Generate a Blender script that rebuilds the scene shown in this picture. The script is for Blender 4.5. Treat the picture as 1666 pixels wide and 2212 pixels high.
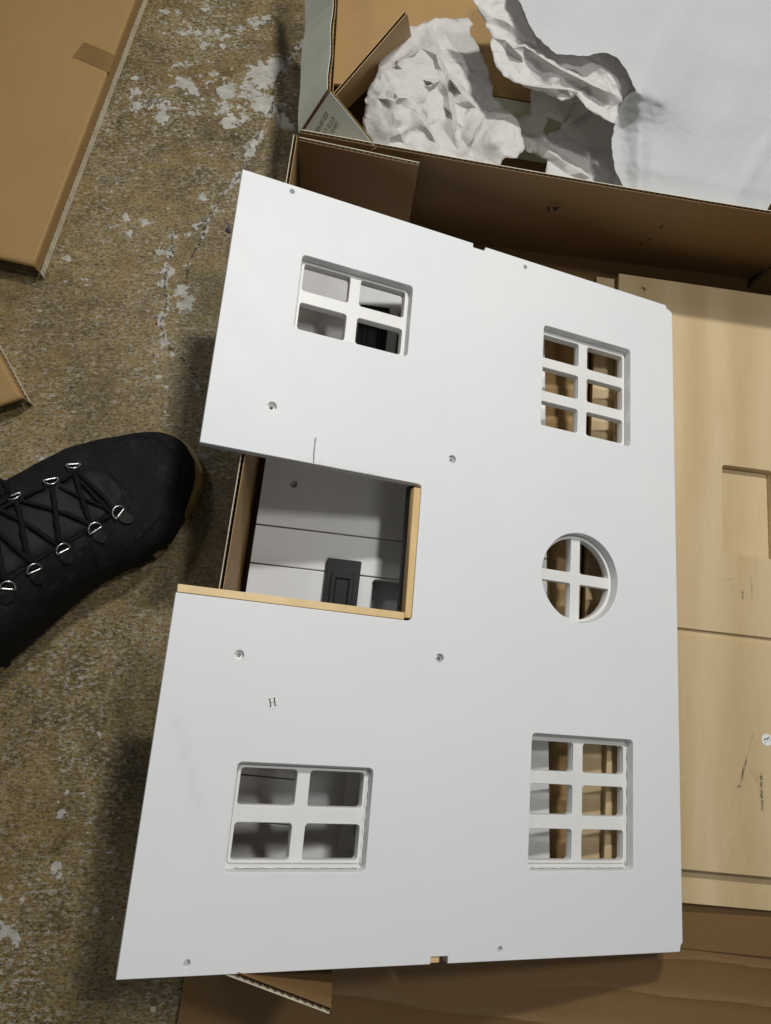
import bpy, bmesh, math, random
import numpy as np
from mathutils import Vector, Matrix, geometry
from mathutils.bvhtree import BVHTree

random.seed(7)
for o in list(bpy.data.objects):
    bpy.data.objects.remove(o)
SC = bpy.context.scene
COL = SC.collection

# ------------------------------------------------------------------ camera
CH = 0.81                                   # lens height above the floor
IW, IH, FPX = 1666.0, 2212.0, 1535.0        # measuring grid of the photograph and its focal length
NAD = Vector((690 - IW / 2, 1480 - IH / 2, FPX)).normalized()    # plumb line in camera axes (right, down, forward)
_Z = -NAD
_X = (Vector((1, 0, 0)) - _Z * _Z.x).normalized()
_Y = Vector((0, NAD.z, -NAD.y))
_Y = Vector(np.cross(np.array(_Z), np.array(_X)))
if _Y.y > 0:
    _Y = -_Y
def c2w(v):
    return Vector((v.dot(_X), v.dot(_Y), v.dot(_Z)))
cam_d = bpy.data.cameras.new('camera')
cam = bpy.data.objects.new('camera', cam_d)
COL.objects.link(cam)
r_, u_, b_ = c2w(Vector((1, 0, 0))), c2w(Vector((0, -1, 0))), c2w(Vector((0, 0, -1)))
cam.matrix_world = Matrix(((r_.x, u_.x, b_.x, 0), (r_.y, u_.y, b_.y, 0), (r_.z, u_.z, b_.z, CH), (0, 0, 0, 1)))
cam_d.sensor_fit = 'VERTICAL'
cam_d.sensor_height = 24.0
cam_d.lens = FPX / IH * 24.0
cam_d.clip_start = 0.02
cam_d.clip_end = 60
SC.camera = cam

def ray(p):
    return c2w(Vector((p[0] - IW / 2, p[1] - IH / 2, FPX)).normalized())
def at(p, z):
    """point at height z that stands where the photo shows p"""
    d = ray(p)
    t = (z - CH) / d.z
    return Vector((0, 0, CH)) + d * t

# ------------------------------------------------------------------ light
world = bpy.data.worlds.new('World')
SC.world = world
world.use_nodes = True
bg = world.node_tree.nodes['Background']
bg.inputs[0].default_value = (0.90, 0.95, 1.0, 1)
bg.inputs[1].default_value = 0.095
def lamp(name, loc, aim, sx, sy, power, col):
    d = bpy.data.lights.new(name, 'AREA')
    d.shape = 'RECTANGLE'; d.size = sx; d.size_y = sy
    d.energy = power; d.color = col
    o = bpy.data.objects.new(name, d)
    COL.objects.link(o)
    o.location = loc
    o.rotation_euler = (Vector(aim) - Vector(loc)).to_track_quat('-Z', 'Y').to_euler()
    return o
lamp('tube_or_fill_lamp', (0.46, 1.05, 1.50), (0.1, 0.2, 0.1), 0.16, 0.06, 14.6, (1.0, 0.985, 0.95))
lamp('tube_or_fill_lamp', (0.50, 0.42, 1.55), (0.1, 0.2, 0.1), 0.16, 0.06, 5.8, (1.0, 0.985, 0.95))
lamp('tube_or_fill_lamp', (-0.70, 1.05, 1.50), (0.0, 0.2, 0.1), 0.20, 0.06, 2.0, (1.0, 0.985, 0.95))
lamp('tube_or_fill_lamp', (0.55, -0.70, 1.75), (0.1, 0.2, 0.1), 0.40, 0.12, 2.4, (1.0, 0.985, 0.95))  # fill lamp added on the near side to lighten faces turned that way

SC.view_settings.view_transform = 'Standard'
SC.view_settings.look = 'None'
SC.view_settings.exposure = 0.0
SC.view_settings.gamma = 1.0
SC.view_settings.use_curve_mapping = False
SC.render.engine = 'CYCLES'

# ------------------------------------------------------------------ materials
class NT:
    def __init__(s, name):
        s.m = bpy.data.materials.new(name); s.m.use_nodes = True
        s.t = s.m.node_tree; s.n = s.t.nodes; s.l = s.t.links
        s.bsdf = s.n['Principled BSDF']; s.out = s.n['Material Output']
        s.tc = s.n.new('ShaderNodeTexCoord')
        s.co = s.tc.outputs['Object']
    def lk(s, a, b):
        if hasattr(a, 'is_output'): s.l.new(a, b)
        else: b.default_value = a
    def mapping(s, scale=(1, 1, 1), rot=(0, 0, 0), loc=(0, 0, 0), co=None):
        n = s.n.new('ShaderNodeMapping'); s.l.new(co or s.co, n.inputs[0])
        n.inputs['Scale'].default_value = scale; n.inputs['Rotation'].default_value = rot; n.inputs['Location'].default_value = loc
        return n.outputs[0]
    def noise(s, scale, detail=4, rough=.55, co=None, dist=0):
        n = s.n.new('ShaderNodeTexNoise'); s.l.new(co or s.co, n.inputs['Vector'])
        n.inputs['Scale'].default_value = scale; n.inputs['Detail'].default_value = detail
        n.inputs['Roughness'].default_value = rough; n.inputs['Distortion'].default_value = dist
        return n.outputs['Fac']
    def voro(s, scale, feature='F1', out='Distance', co=None, rnd=1):
        n = s.n.new('ShaderNodeTexVoronoi'); n.feature = feature; s.l.new(co or s.co, n.inputs['Vector'])
        n.inputs['Scale'].default_value = scale
        n.inputs['Randomness'].default_value = rnd
        return n.outputs[out]
    def math(s, op, a, b=0.0, c=0.0, clamp=False):
        n = s.n.new('ShaderNodeMath'); n.operation = op; n.use_clamp = clamp
        s.lk(a, n.inputs[0]); s.lk(b, n.inputs[1])
        if op in ('MULTIPLY_ADD', 'SMOOTH_MIN', 'SMOOTH_MAX'): s.lk(c, n.inputs[2])
        return n.outputs[0]
    def rng(s, v, a, b, c=0.0, d=1.0, smooth=False):
        n = s.n.new('ShaderNodeMapRange'); s.lk(v, n.inputs[0])
        for i, x in enumerate((a, b, c, d)): n.inputs[i + 1].default_value = x
        if smooth: n.interpolation_type = 'SMOOTHSTEP'
        return n.outputs[0]
    def ramp(s, v, stops):
        n = s.n.new('ShaderNodeValToRGB'); s.lk(v, n.inputs[0])
        e = n.color_ramp.elements
        while len(e) < len(stops): e.new(.5)
        for i, (p, c) in enumerate(stops):
            e[i].position = p; e[i].color = (c[0], c[1], c[2], 1)
        return n.outputs[0]
    def mix(s, f, a, b, mode='MIX'):
        n = s.n.new('ShaderNodeMix'); n.data_type = 'RGBA'; n.blend_type = mode
        s.lk(f, n.inputs[0])
        for v, k in ((a, 6), (b, 7)):
            if hasattr(v, 'is_output'): s.l.new(v, n.inputs[k])
            else: n.inputs[k].default_value = (v[0], v[1], v[2], 1)
        return n.outputs[2]
    def xyz(s, co=None):
        n = s.n.new('ShaderNodeSeparateXYZ'); s.l.new(co or s.co, n.inputs[0]); return n.outputs
    def attr(s, name):
        n = s.n.new('ShaderNodeAttribute'); n.attribute_name = name; return n.outputs['Fac']
    def done(s, col, rough=.5, bump=None, bstr=.2, bdist=.001, spec=.5, **kw):
        b = s.bsdf
        if hasattr(col, 'is_output'): s.l.new(col, b.inputs['Base Color'])
        else: b.inputs['Base Color'].default_value = (*col, 1)
        s.lk(rough, b.inputs['Roughness'])
        b.inputs['Specular IOR Level'].default_value = spec
        for k, v in kw.items(): b.inputs[k].default_value = v
        if bump is not None:
            n = s.n.new('ShaderNodeBump'); s.l.new(bump, n.inputs['Height'])
            n.inputs['Strength'].default_value = bstr; n.inputs['Distance'].default_value = bdist
            s.l.new(n.outputs[0], b.inputs['Normal'])
        return s.m

def simple(name, c, rough=.5, var=.12, scale=40, bstr=.1, bscale=300, metallic=0.0, spec=.5):
    t = NT(name)
    f = t.noise(scale, 5)
    lo = tuple(x * (1 - var) for x in c); hi = tuple(min(1, x * (1 + var)) for x in c)
    col = t.mix(t.rng(f, .3, .7), lo, hi)
    return t.done(col, rough, t.noise(bscale, 3), bstr, .0006, spec, Metallic=metallic)

def kraft(name, c, rot=0.0, lines=.10):
    t = NT(name)
    co = t.mapping(rot=(0, 0, rot))
    fib = t.noise(140, 6, .7, t.mapping((1, 1.6, 1), rot=(0, 0, rot)))
    big = t.noise(9, 4, .6)
    f = t.math('ADD', t.math('MULTIPLY', fib, .5), t.math('MULTIPLY', big, .5))
    col = t.ramp(f, [(.3, tuple(x * .90 for x in c)), (.5, c), (.72, tuple(min(1, x * 1.08) for x in c))])
    spk = t.rng(t.noise(520, 2), .70, .76)
    col = t.mix(t.math('MULTIPLY', spk, .45), col, tuple(x * .4 for x in c))
    w = t.n.new('ShaderNodeTexWave'); w.bands_direction = 'Y'; t.l.new(co, w.inputs[0])
    w.inputs['Scale'].default_value = 45; w.inputs['Distortion'].default_value = .15; w.inputs['Detail'].default_value = 2
    h = t.math('ADD', t.math('MULTIPLY', w.outputs['Fac'], lines), t.math('MULTIPLY', fib, .25))
    return t.done(col, t.rng(big, .3, .7, .50, .66), h, .22, .0006, .3)

def panel_white(name, marks=False):
    t = NT(name)
    tint = t.noise(5, 3)
    col = t.mix(t.rng(tint, .3, .7), (.745, .760, .772), (.775, .786, .791))
    X, Y, Zc = t.xyz()
    # dust specks and faint smudges
    sp = t.rng(t.voro(60, co=t.co), .006, .012, 1, 0)
    rare = t.rng(t.voro(60, out='Color'), .72, .74)
    col = t.mix(t.math('MULTIPLY', t.math('MULTIPLY', sp, rare), .6), col, (.25, .24, .23))
    sm = t.rng(t.noise(14, 5, .6), .57, .75)
    col = t.mix(t.math('MULTIPLY', sm, .05), col, (.45, .46, .48))
    if marks:
        # black pencil line and scuffs next to the doorway
        n = t.noise(900, 3, .7)
        lx = t.math('ABSOLUTE', t.math('SUBTRACT', X, t.math('MULTIPLY_ADD', t.noise(60, 2), .004, .1023)))
        a = t.rng(lx, .0004, .0011, 1, 0)
        inr = t.math('MULTIPLY', t.rng(Y, -.2590, -.2605, 0, 1), t.rng(Y, -.2850, -.2845, 0, 1))
        a = t.math('MULTIPLY', t.math('MULTIPLY', a, inr), t.rng(n, .36, .5))
        s1 = t.math('MULTIPLY', t.rng(Y, -.2790, -.2850, 0, 1), t.rng(Y, -.2870, -.2860, 0, 1))
        s1 = t.math('MULTIPLY', s1, t.math('MULTIPLY', t.rng(X, .085, .10, 0, 1), t.rng(X, .16, .178, 1, 0)))
        s1 = t.math('MULTIPLY', s1, t.rng(t.noise(420, 5, .75), .53, .68))
        k = t.math('MAXIMUM', a, s1)
        col = t.mix(t.math('MULTIPLY', k, .88), col, (.035, .034, .035))
        # grey rubbed smear between label and lower window
        d = t.math('ABSOLUTE', t.math('ADD', t.math('MULTIPLY_ADD', Y, .42, X), .2040))
        g = t.math('MULTIPLY', t.rng(d, 0, .010, 1, 0), t.math('MULTIPLY', t.rng(Y, -.63, -.58), t.rng(Y, -.53, -.50, 1, 0)))
        col = t.mix(t.math('MULTIPLY', g, t.rng(t.noise(60, 4), .35, .7, 0, .22)), col, (.4, .42, .45))
    bump = t.math('ADD', t.noise(700, 3), t.math('MULTIPLY', t.noise(160, 2), .6))
    return t.done(col, t.rng(t.noise(25, 3), .3, .7, .44, .50), bump, .10, .0005, .28)

def wood(name, c1, c2, ang=0.0, scratch=False, sc=1.0):
    t = NT(name)
    co = t.mapping((26 * sc, 3.2 * sc, 20 * sc), rot=(0, 0, ang))
    g = t.noise(1.0, 5, .55, co, 1.3)
    fine = t.noise(1.0, 4, .6, t.mapping((420 * sc, 26 * sc, 200), rot=(0, 0, ang)))
    cath = t.n.new('ShaderNodeTexWave'); cath.bands_direction = 'X'
    t.l.new(t.mapping((5 * sc, 1.1 * sc, 5), rot=(0, 0, ang)), cath.inputs[0])
    cath.inputs['Scale'].default_value = .85; cath.inputs['Distortion'].default_value = 7; cath.inputs['Detail'].default_value = 2; cath.inputs['Detail Scale'].default_value = .6
    f = t.math('ADD', t.math('MULTIPLY', g, .55), t.math('ADD', t.math('MULTIPLY', cath.outputs['Fac'], .24), t.math('MULTIPLY', fine, .22)))
    col = t.ramp(f, [(.28, c2), (.5, tuple((a + b) / 2 for a, b in zip(c1, c2))), (.68, c1)])
    # thin pale veneer lines
    ln = t.rng(t.math('ABSOLUTE', t.math('SUBTRACT', t.noise(7, 3, .5, t.mapping((2.4, .8, 1), rot=(0, 0, ang)), .8), .5)), 0, .006, 1, 0)
    col = t.mix(t.math('MULTIPLY', ln, .20), col, tuple(min(1, x * 1.18) for x in c1))
    if scratch:
        X, Y, Zc = t.xyz()
        tot = None
        for (p, q, w, s) in scratch:
            dx, dy = q[0] - p[0], q[1] - p[1]
            L = math.hypot(dx, dy); dx /= L; dy /= L
            al = t.math('ADD', t.math('MULTIPLY', X, dx), t.math('MULTIPLY_ADD', Y, dy, -(p[0] * dx + p[1] * dy)))
            ac = t.math('ADD', t.math('MULTIPLY', X, -dy), t.math('MULTIPLY_ADD', Y, dx, -(-p[0] * dy + p[1] * dx)))
            ac = t.math('ADD', ac, t.math('MULTIPLY_ADD', t.noise(140, 3), .004, -.002))
            m = t.math('MULTIPLY', t.rng(t.math('ABSOLUTE', ac), w * .35, w, 1, 0),
                       t.math('MULTIPLY', t.rng(al, -.001, .004, 0, 1), t.rng(al, L - .004, L + .001, 1, 0)))
            m = t.math('MULTIPLY', t.math('MULTIPLY', m, t.rng(t.noise(420, 4, .75), .40, .56)), s)
            tot = m if tot is None else t.math('MAXIMUM', tot, m)
        col = t.mix(tot, col, (.035, .028, .018))
    return t.done(col, .5, t.math('ADD', fine, g), .12, .0006, .35)

def paper_mat(name, c=(.80, .795, .785), tr=.30, bs=.28):
    t = NT(name)
    f = t.noise(22, 4)
    col = t.mix(t.rng(f, .3, .7), tuple(x * .95 for x in c), c)
    b = t.bsdf
    t.l.new(col, b.inputs['Base Color']); b.inputs['Roughness'].default_value = .55
    b.inputs['Specular IOR Level'].default_value = .35
    n = t.n.new('ShaderNodeBump'); n.inputs['Strength'].default_value = bs; n.inputs['Distance'].default_value = .004
    def ridge(sc, w, loc):
        return t.math('MULTIPLY', t.math('MINIMUM', t.math('ABSOLUTE', t.math('SUBTRACT', t.noise(sc, 1.5, .5, t.mapping(loc=loc), .4), .5)), .14), w)
    hh = t.math('ADD', ridge(13, 5.0, (0, 0, 0)), t.math('ADD', ridge(27, 2.6, (3, 1, 2)), t.math('ADD', ridge(60, 1.1, (7, 4, 1)), t.math('MULTIPLY', t.noise(160, 4, .6), .12))))
    t.l.new(hh, n.inputs['Height'])
    t.l.new(n.outputs[0], b.inputs['Normal'])
    tl = t.n.new('ShaderNodeBsdfTranslucent'); t.l.new(col, tl.inputs[0])
    mx = t.n.new('ShaderNodeMixShader'); mx.inputs[0].default_value = tr
    t.l.new(b.outputs[0], mx.inputs[1]); t.l.new(tl.outputs[0], mx.inputs[2]); t.l.new(mx.outputs[0], t.out.inputs[0])
    return t.m

def floor_mat():
    t = NT('worn_concrete')
    big = t.noise(6.5, 5, .62)
    mid = t.noise(45, 6, .68)
    st = t.mapping((1, 1.7, 1))
    fine = t.noise(330, 4, .72, st)
    f = t.math('ADD', t.math('MULTIPLY', big, .38), t.math('ADD', t.math('MULTIPLY', mid, .34), t.math('MULTIPLY', fine, .30)))
    col = t.ramp(f, [(.37, (.030, .021, .007)), (.46, (.130, .088, .028)), (.53, (.225, .155, .055)), (.63, (.33, .245, .110))])
    # grey cement flecks showing through the worn coat
    wear = t.rng(t.noise(9, 4, .6), .36, .62)
    n1 = t.noise(150, 6, .66, t.mapping((1, 1.8, 1)))
    n2 = t.noise(190, 6, .66, t.mapping((1.1, 1.9, 1), loc=(3.1, 1.7, 0)))
    fl = t.math('MULTIPLY', t.rng(n1, .505, .555), t.math('MULTIPLY_ADD', wear, .80, .10))
    col = t.mix(fl, col, t.mix(t.rng(t.noise(60, 3), .35, .65), (.23, .205, .145), (.40, .375, .30)))
    dk = t.math('MULTIPLY', t.rng(n2, .525, .59), .80)
    col = t.mix(dk, col, (.040, .030, .014))
    st2 = t.rng(t.noise(120, 5, .7, t.mapping((1, 1.6, 1), loc=(.7, 5, 0))),   .575, .61)
    col = t.mix(t.math('MULTIPLY', st2, t.math('MULTIPLY_ADD', wear, .6, .1)), col, (.50, .48, .41))
    och = t.rng(t.noise(17, 4, .6), .54, .70)
    col = t.mix(t.math('MULTIPLY', och, .35), col, (.26, .165, .045))
    dirt = t.rng(t.noise(23, 5, .7), .56, .74)
    col = t.mix(t.math('MULTIPLY', dirt, .55), col, (.055, .050, .040))
    # flaked white paint
    pn = t.math('ADD', t.math('MULTIPLY', t.noise(115, 8, .68), 1.2), t.math('MULTIPLY', t.noise(26, 4, .6), .75))
    pd = t.math('ADD', t.attr('paint'), pn)
    pm = t.rng(pd, 1.235, 1.26)
    pm2 = t.math('MULTIPLY', pm, t.rng(t.noise(480, 3), .26, .36))
    wc = t.mix(t.rng(t.noise(70, 5, .7), .35, .65), (.36, .345, .295), (.56, .545, .495))
    col = t.mix(t.math('MULTIPLY', pm2, .93), col, wc)
    # crack line
    ck = t.attr('crack')
    cd = t.math('ADD', ck, t.math('MULTIPLY_ADD', t.noise(130, 4, .65), .012, -.006))
    cd = t.math('ABSOLUTE', cd)
    cm = t.math('MULTIPLY', t.rng(cd, .0003, .0014, 1, 0), t.rng(t.noise(60, 3), .32, .46))
    col = t.mix(t.math('MULTIPLY', cm, .9), col, (.045, .04, .03))
    h = t.math('ADD', t.math('MULTIPLY', pm2, .7), t.math('ADD', t.math('MULTIPLY', fine, .9), t.math('MULTIPLY', mid, .5)))
    h = t.math('SUBTRACT', h, t.math('MULTIPLY', cm, 1.6))
    return t.done(col, t.rng(mid, .3, .7, .36, .62), h, .55, .0012, .45)

M = {}
M['floor'] = floor_mat()
M['panel'] = panel_white('white_satin_paint', True)
M['frame'] = simple('warm_white_paint', (.76, .755, .73), .42, .03, 30, .06, 500)
M['siding'] = simple('white_paint', (.74, .745, .75), .35, .03, 20, .05, 400)
M['pine'] = wood('pine', (.80, .61, .33), (.68, .47, .22), math.pi / 2, sc=1.4)
M['pine_up'] = wood('pine_upright', (.78, .58, .30), (.64, .43, .19), 0, sc=1.4)
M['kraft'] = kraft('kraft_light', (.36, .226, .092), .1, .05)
M['kraft_in_shaded'] = kraft('kraft_inner_shaded', (.195, .110, .041), .103, .05)  # inner brown darkened further, shade on the folded front wall put into it
M['kraft_carton'] = kraft('kraft_carton', (.345, .214, .085), 1.1, .02)
M['liner'] = simple('cream_liner', (.62, .56, .42), .6, .15, 60)
M['white_print'] = simple('greyish_white_print', (.62, .64, .56), .42, .08, 14)
M['flute'] = simple('flute_paper', (.22, .145, .07), .8, .2, 120)
M['paper'] = paper_mat('tissue_paper', (.79, .775, .755), .36, .8)
M['paper_thin'] = paper_mat('glassine_paper', (.68, .692, .70), .36, .10)
M['black'] = simple('black_paint', (.010, .010, .012), .42, .2, 80, .08, spec=.25)
M['nubuck'] = None
M['metal'] = simple('nickel', (.62, .61, .60), .30, .05, 200, .02, 300, 1.0)
M['screw'] = simple('zinc', (.86, .86, .86), .34, .06, 200, .02, 300, 1.0)
M['ink'] = simple('black_ink', (.014, .014, .015), .5, .1)
M['ink_faded'] = simple('faded_ink', (.060, .066, .050), .6, .3, 300)
M['sticker'] = simple('label_paper', (.80, .80, .79), .35, .02)
M['gum'] = simple('gum_rubber', (.30, .195, .062), .45, .25, 60, .1)
M['rubber'] = simple('black_rubber', (.009, .0085, .008), .6, .3, 90, .2, spec=.2)
M['lace'] = simple('lace_cord', (.006, .006, .009), .85, .3, 500, .5, 900, spec=.2)
M['tape'] = simple('brown_paper_tape', (.215, .125, .042), .40, .08, 30)
M['trouser'] = simple('dark_denim', (.013, .015, .022), .9, .3, 400, .5, 900)
def nubuck():
    t = NT('black_nubuck')
    a = t.noise(28, 5, .6); b = t.noise(260, 4, .7)
    col = t.ramp(t.math('ADD', t.math('MULTIPLY', a, .6), t.math('MULTIPLY', b, .4)),
                 [(.35, (.0045, .005, .006)), (.52, (.0085, .009, .0105)), (.70, (.018, .019, .021))])
    dust = t.math('ADD', t.rng(t.noise(190, 5, .8), .62, .74), t.math('MULTIPLY', t.rng(t.noise(45, 5, .7), .56, .72), .35))
    col = t.mix(t.math('MULTIPLY', dust, .45), col, (.09, .085, .07))
    return t.done(col, .82, t.math('ADD', b, t.math('MULTIPLY', t.noise(70, 4), 1.2)), .35, .001, .18)
M['nubuck'] = nubuck()
M['tongue'] = simple('tongue_leather', (.0085, .008, .009), .62, .35, 40, .25, 120, spec=.2)

# ------------------------------------------------------------------ mesh helpers
def new_obj(name, me, mat=None, parent=None):
    o = bpy.data.objects.new(name, me)
    COL.objects.link(o)
    if mat is not None and me is not None:
        me.materials.append(M[mat] if isinstance(mat, str) else mat)
    if parent is not None: o.parent = parent
    return o
def empty(name, loc=(0, 0, 0), mw=None):
    o = bpy.data.objects.new(name, None); COL.objects.link(o)
    o.empty_display_size = .02
    if mw is not None: o.matrix_world = mw
    else: o.location = loc
    return o
def tag(o, label=None, cat=None, group=None, kind=None):
    for k, v in (('label', label), ('category', cat), ('group', group), ('kind', kind)):
        if v: o[k] = v
    return o
def mesh(name, vs, fs, smooth=False):
    me = bpy.data.meshes.new(name)
    me.from_pydata([tuple(v) for v in vs], [], [tuple(f) for f in fs])
    me.update()
    if smooth:
        for p in me.polygons: p.use_smooth = True
    return me
def plate_mesh(name, loops, z0, z1, bev=.0006, res=2):
    """flat board with holes: first loop is the outline, the others are holes"""
    cu = bpy.data.curves.new(name, 'CURVE')
    cu.dimensions = '2D'; cu.fill_mode = 'BOTH'
    for lp in loops:
        s = cu.splines.new('POLY'); s.points.add(len(lp) - 1)
        for p, q in zip(s.points, lp): p.co = (q[0], q[1], 0, 1)
        s.use_cyclic_u = True
    h = (z1 - z0) / 2
    cu.extrude = max(h - bev, 1e-5); cu.bevel_depth = bev; cu.bevel_resolution = res; cu.offset = -bev
    o = bpy.data.objects.new(name, cu); COL.objects.link(o)
    dg = bpy.context.evaluated_depsgraph_get()
    me = bpy.data.meshes.new_from_object(o.evaluated_get(dg))
    bpy.data.objects.remove(o); bpy.data.curves.remove(cu)
    me.name = name
    me.transform(Matrix.Translation((0, 0, (z0 + z1) / 2)))
    me.materials.clear()
    return me
def plate(name, loops, z0, z1, mat, parent=None, bev=.0006):
    return new_obj(name, plate_mesh(name, loops, z0, z1, bev), mat, parent)
def rrect(x0, y0, x1, y1, r=.003, n=4):
    out = []
    for cx, cy, a in ((x1 - r, y1 - r, 0), (x0 + r, y1 - r, 90), (x0 + r, y0 + r, 180), (x1 - r, y0 + r, 270)):
        for k in range(n + 1):
            b = math.radians(a + 90 * k / n)
            out.append((cx + r * math.cos(b), cy + r * math.sin(b)))
    return out
def circle(cx, cy, r, n=40, a0=0, a1=360):
    m = n if a1 - a0 >= 360 else n + 1
    return [(cx + r * math.cos(math.radians(a0 + (a1 - a0) * k / n)), cy + r * math.sin(math.radians(a0 + (a1 - a0) * k / n))) for k in range(m)]
def tube_mesh(name, pts, r, n=7, closed=False):
    pts = [Vector(p) for p in pts]
    N = len(pts); vs = []; fs = []
    up = Vector((0, 0, 1)); prev = None
    for i, p in enumerate(pts):
        a = pts[(i - 1) % N] if (closed or i > 0) else p
        b = pts[(i + 1) % N] if (closed or i < N - 1) else p
        d = (b - a).normalized()
        s = d.cross(prev if prev is not None else (up if abs(d.z) < .9 else Vector((1, 0, 0))))
        if prev is not None:
            s = prev - d * prev.dot(d)
        s.normalize(); prev = s
        t = d.cross(s)
        rr = r(i / (N - 1)) if callable(r) else r
        for k in range(n):
            q = 2 * math.pi * k / n
            vs.append(p + s * (math.cos(q) * rr) + t * (math.sin(q) * rr))
    for i in range(N if closed else N - 1):
        j = (i + 1) % N
        for k in range(n):
            fs.append((i * n + k, i * n + (k + 1) % n, j * n + (k + 1) % n, j * n + k))
    if not closed:
        fs.append(tuple(range(n))[::-1]); fs.append(tuple((N - 1) * n + k for k in range(n)))
    return mesh(name, vs, fs, True)
def slab_mesh(name, P, t, nu=12, nv=6, fn=None):
    """bent sheet over the corners P00,P10,P11,P01 with thickness t along its normal; fn(u,v) lifts it"""
    P = [Vector(p) for p in P]
    nrm = (P[1] - P[0]).cross(P[3] - P[0]).normalized()
    vs = []; fs = []
    W = nu + 1
    for s in (0, 1):
        for j in range(nv + 1):
            for i in range(nu + 1):
                u, v = i / nu, j / nv
                q = P[0] * (1 - u) * (1 - v) + P[1] * u * (1 - v) + P[2] * u * v + P[3] * (1 - u) * v
                q = q + nrm * ((fn(u, v) if fn else 0) + s * t)
                vs.append(q)
    o = W * (nv + 1)
    for j in range(nv):
        for i in range(nu):
            a = j * W + i
            fs.append((a, a + W, a + W + 1, a + 1))
            fs.append((o + a, o + a + 1, o + a + W + 1, o + a + W))
    for i in range(nu):
        fs.append((i, i + 1, o + i + 1, o + i))
        a = nv * W + i
        fs.append((a + 1, a, o + a, o + a + 1))
    for j in range(nv):
        a = j * W
        fs.append((a + W, a, o + a, o + a + W))
        a = j * W + nu
        fs.append((a, a + W, o + a + W, o + a))
    return mesh(name, vs, fs)
def corrugated(name, P, t, outer, inner, parent, nu=16, nv=6, fn=None, pitch=.0062):
    """corrugated board: P00-P10 is the cut edge that shows the flutes; outer liner on the -normal side"""
    P = [Vector(p) for p in P]
    nrm = (P[1] - P[0]).cross(P[3] - P[0]).normalized()
    lt = .0007
    ol = new_obj(name, slab_mesh(name, P, lt, nu, nv, fn), outer, parent)
    Pi = [p + nrm * (t - lt) for p in P]
    il = new_obj('inner_liner', slab_mesh('inner_liner', Pi, lt, nu, nv, fn), inner, ol)
    L = (P[1] - P[0]).length
    n = max(4, int(L / pitch) * 4)
    vs = []; fs = []
    for i in range(n + 1):
        u = i / n
        ph = math.sin(i * math.pi / 2) * .5 + .5
        off = lt + (t - 2 * lt) * ph
        for v in (.004, 1.0):
            q = P[0] * (1 - u) * (1 - v) + P[1] * u * (1 - v) + P[2] * u * v + P[3] * (1 - u) * v
            vs.append(q + nrm * ((fn(u, v) if fn else 0) + off))
    for i in range(n):
        fs.append((2 * i, 2 * i + 1, 2 * i + 3, 2 * i + 2))
    new_obj('fluting', mesh('fluting', vs, fs), 'flute', ol)
    return ol

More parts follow.
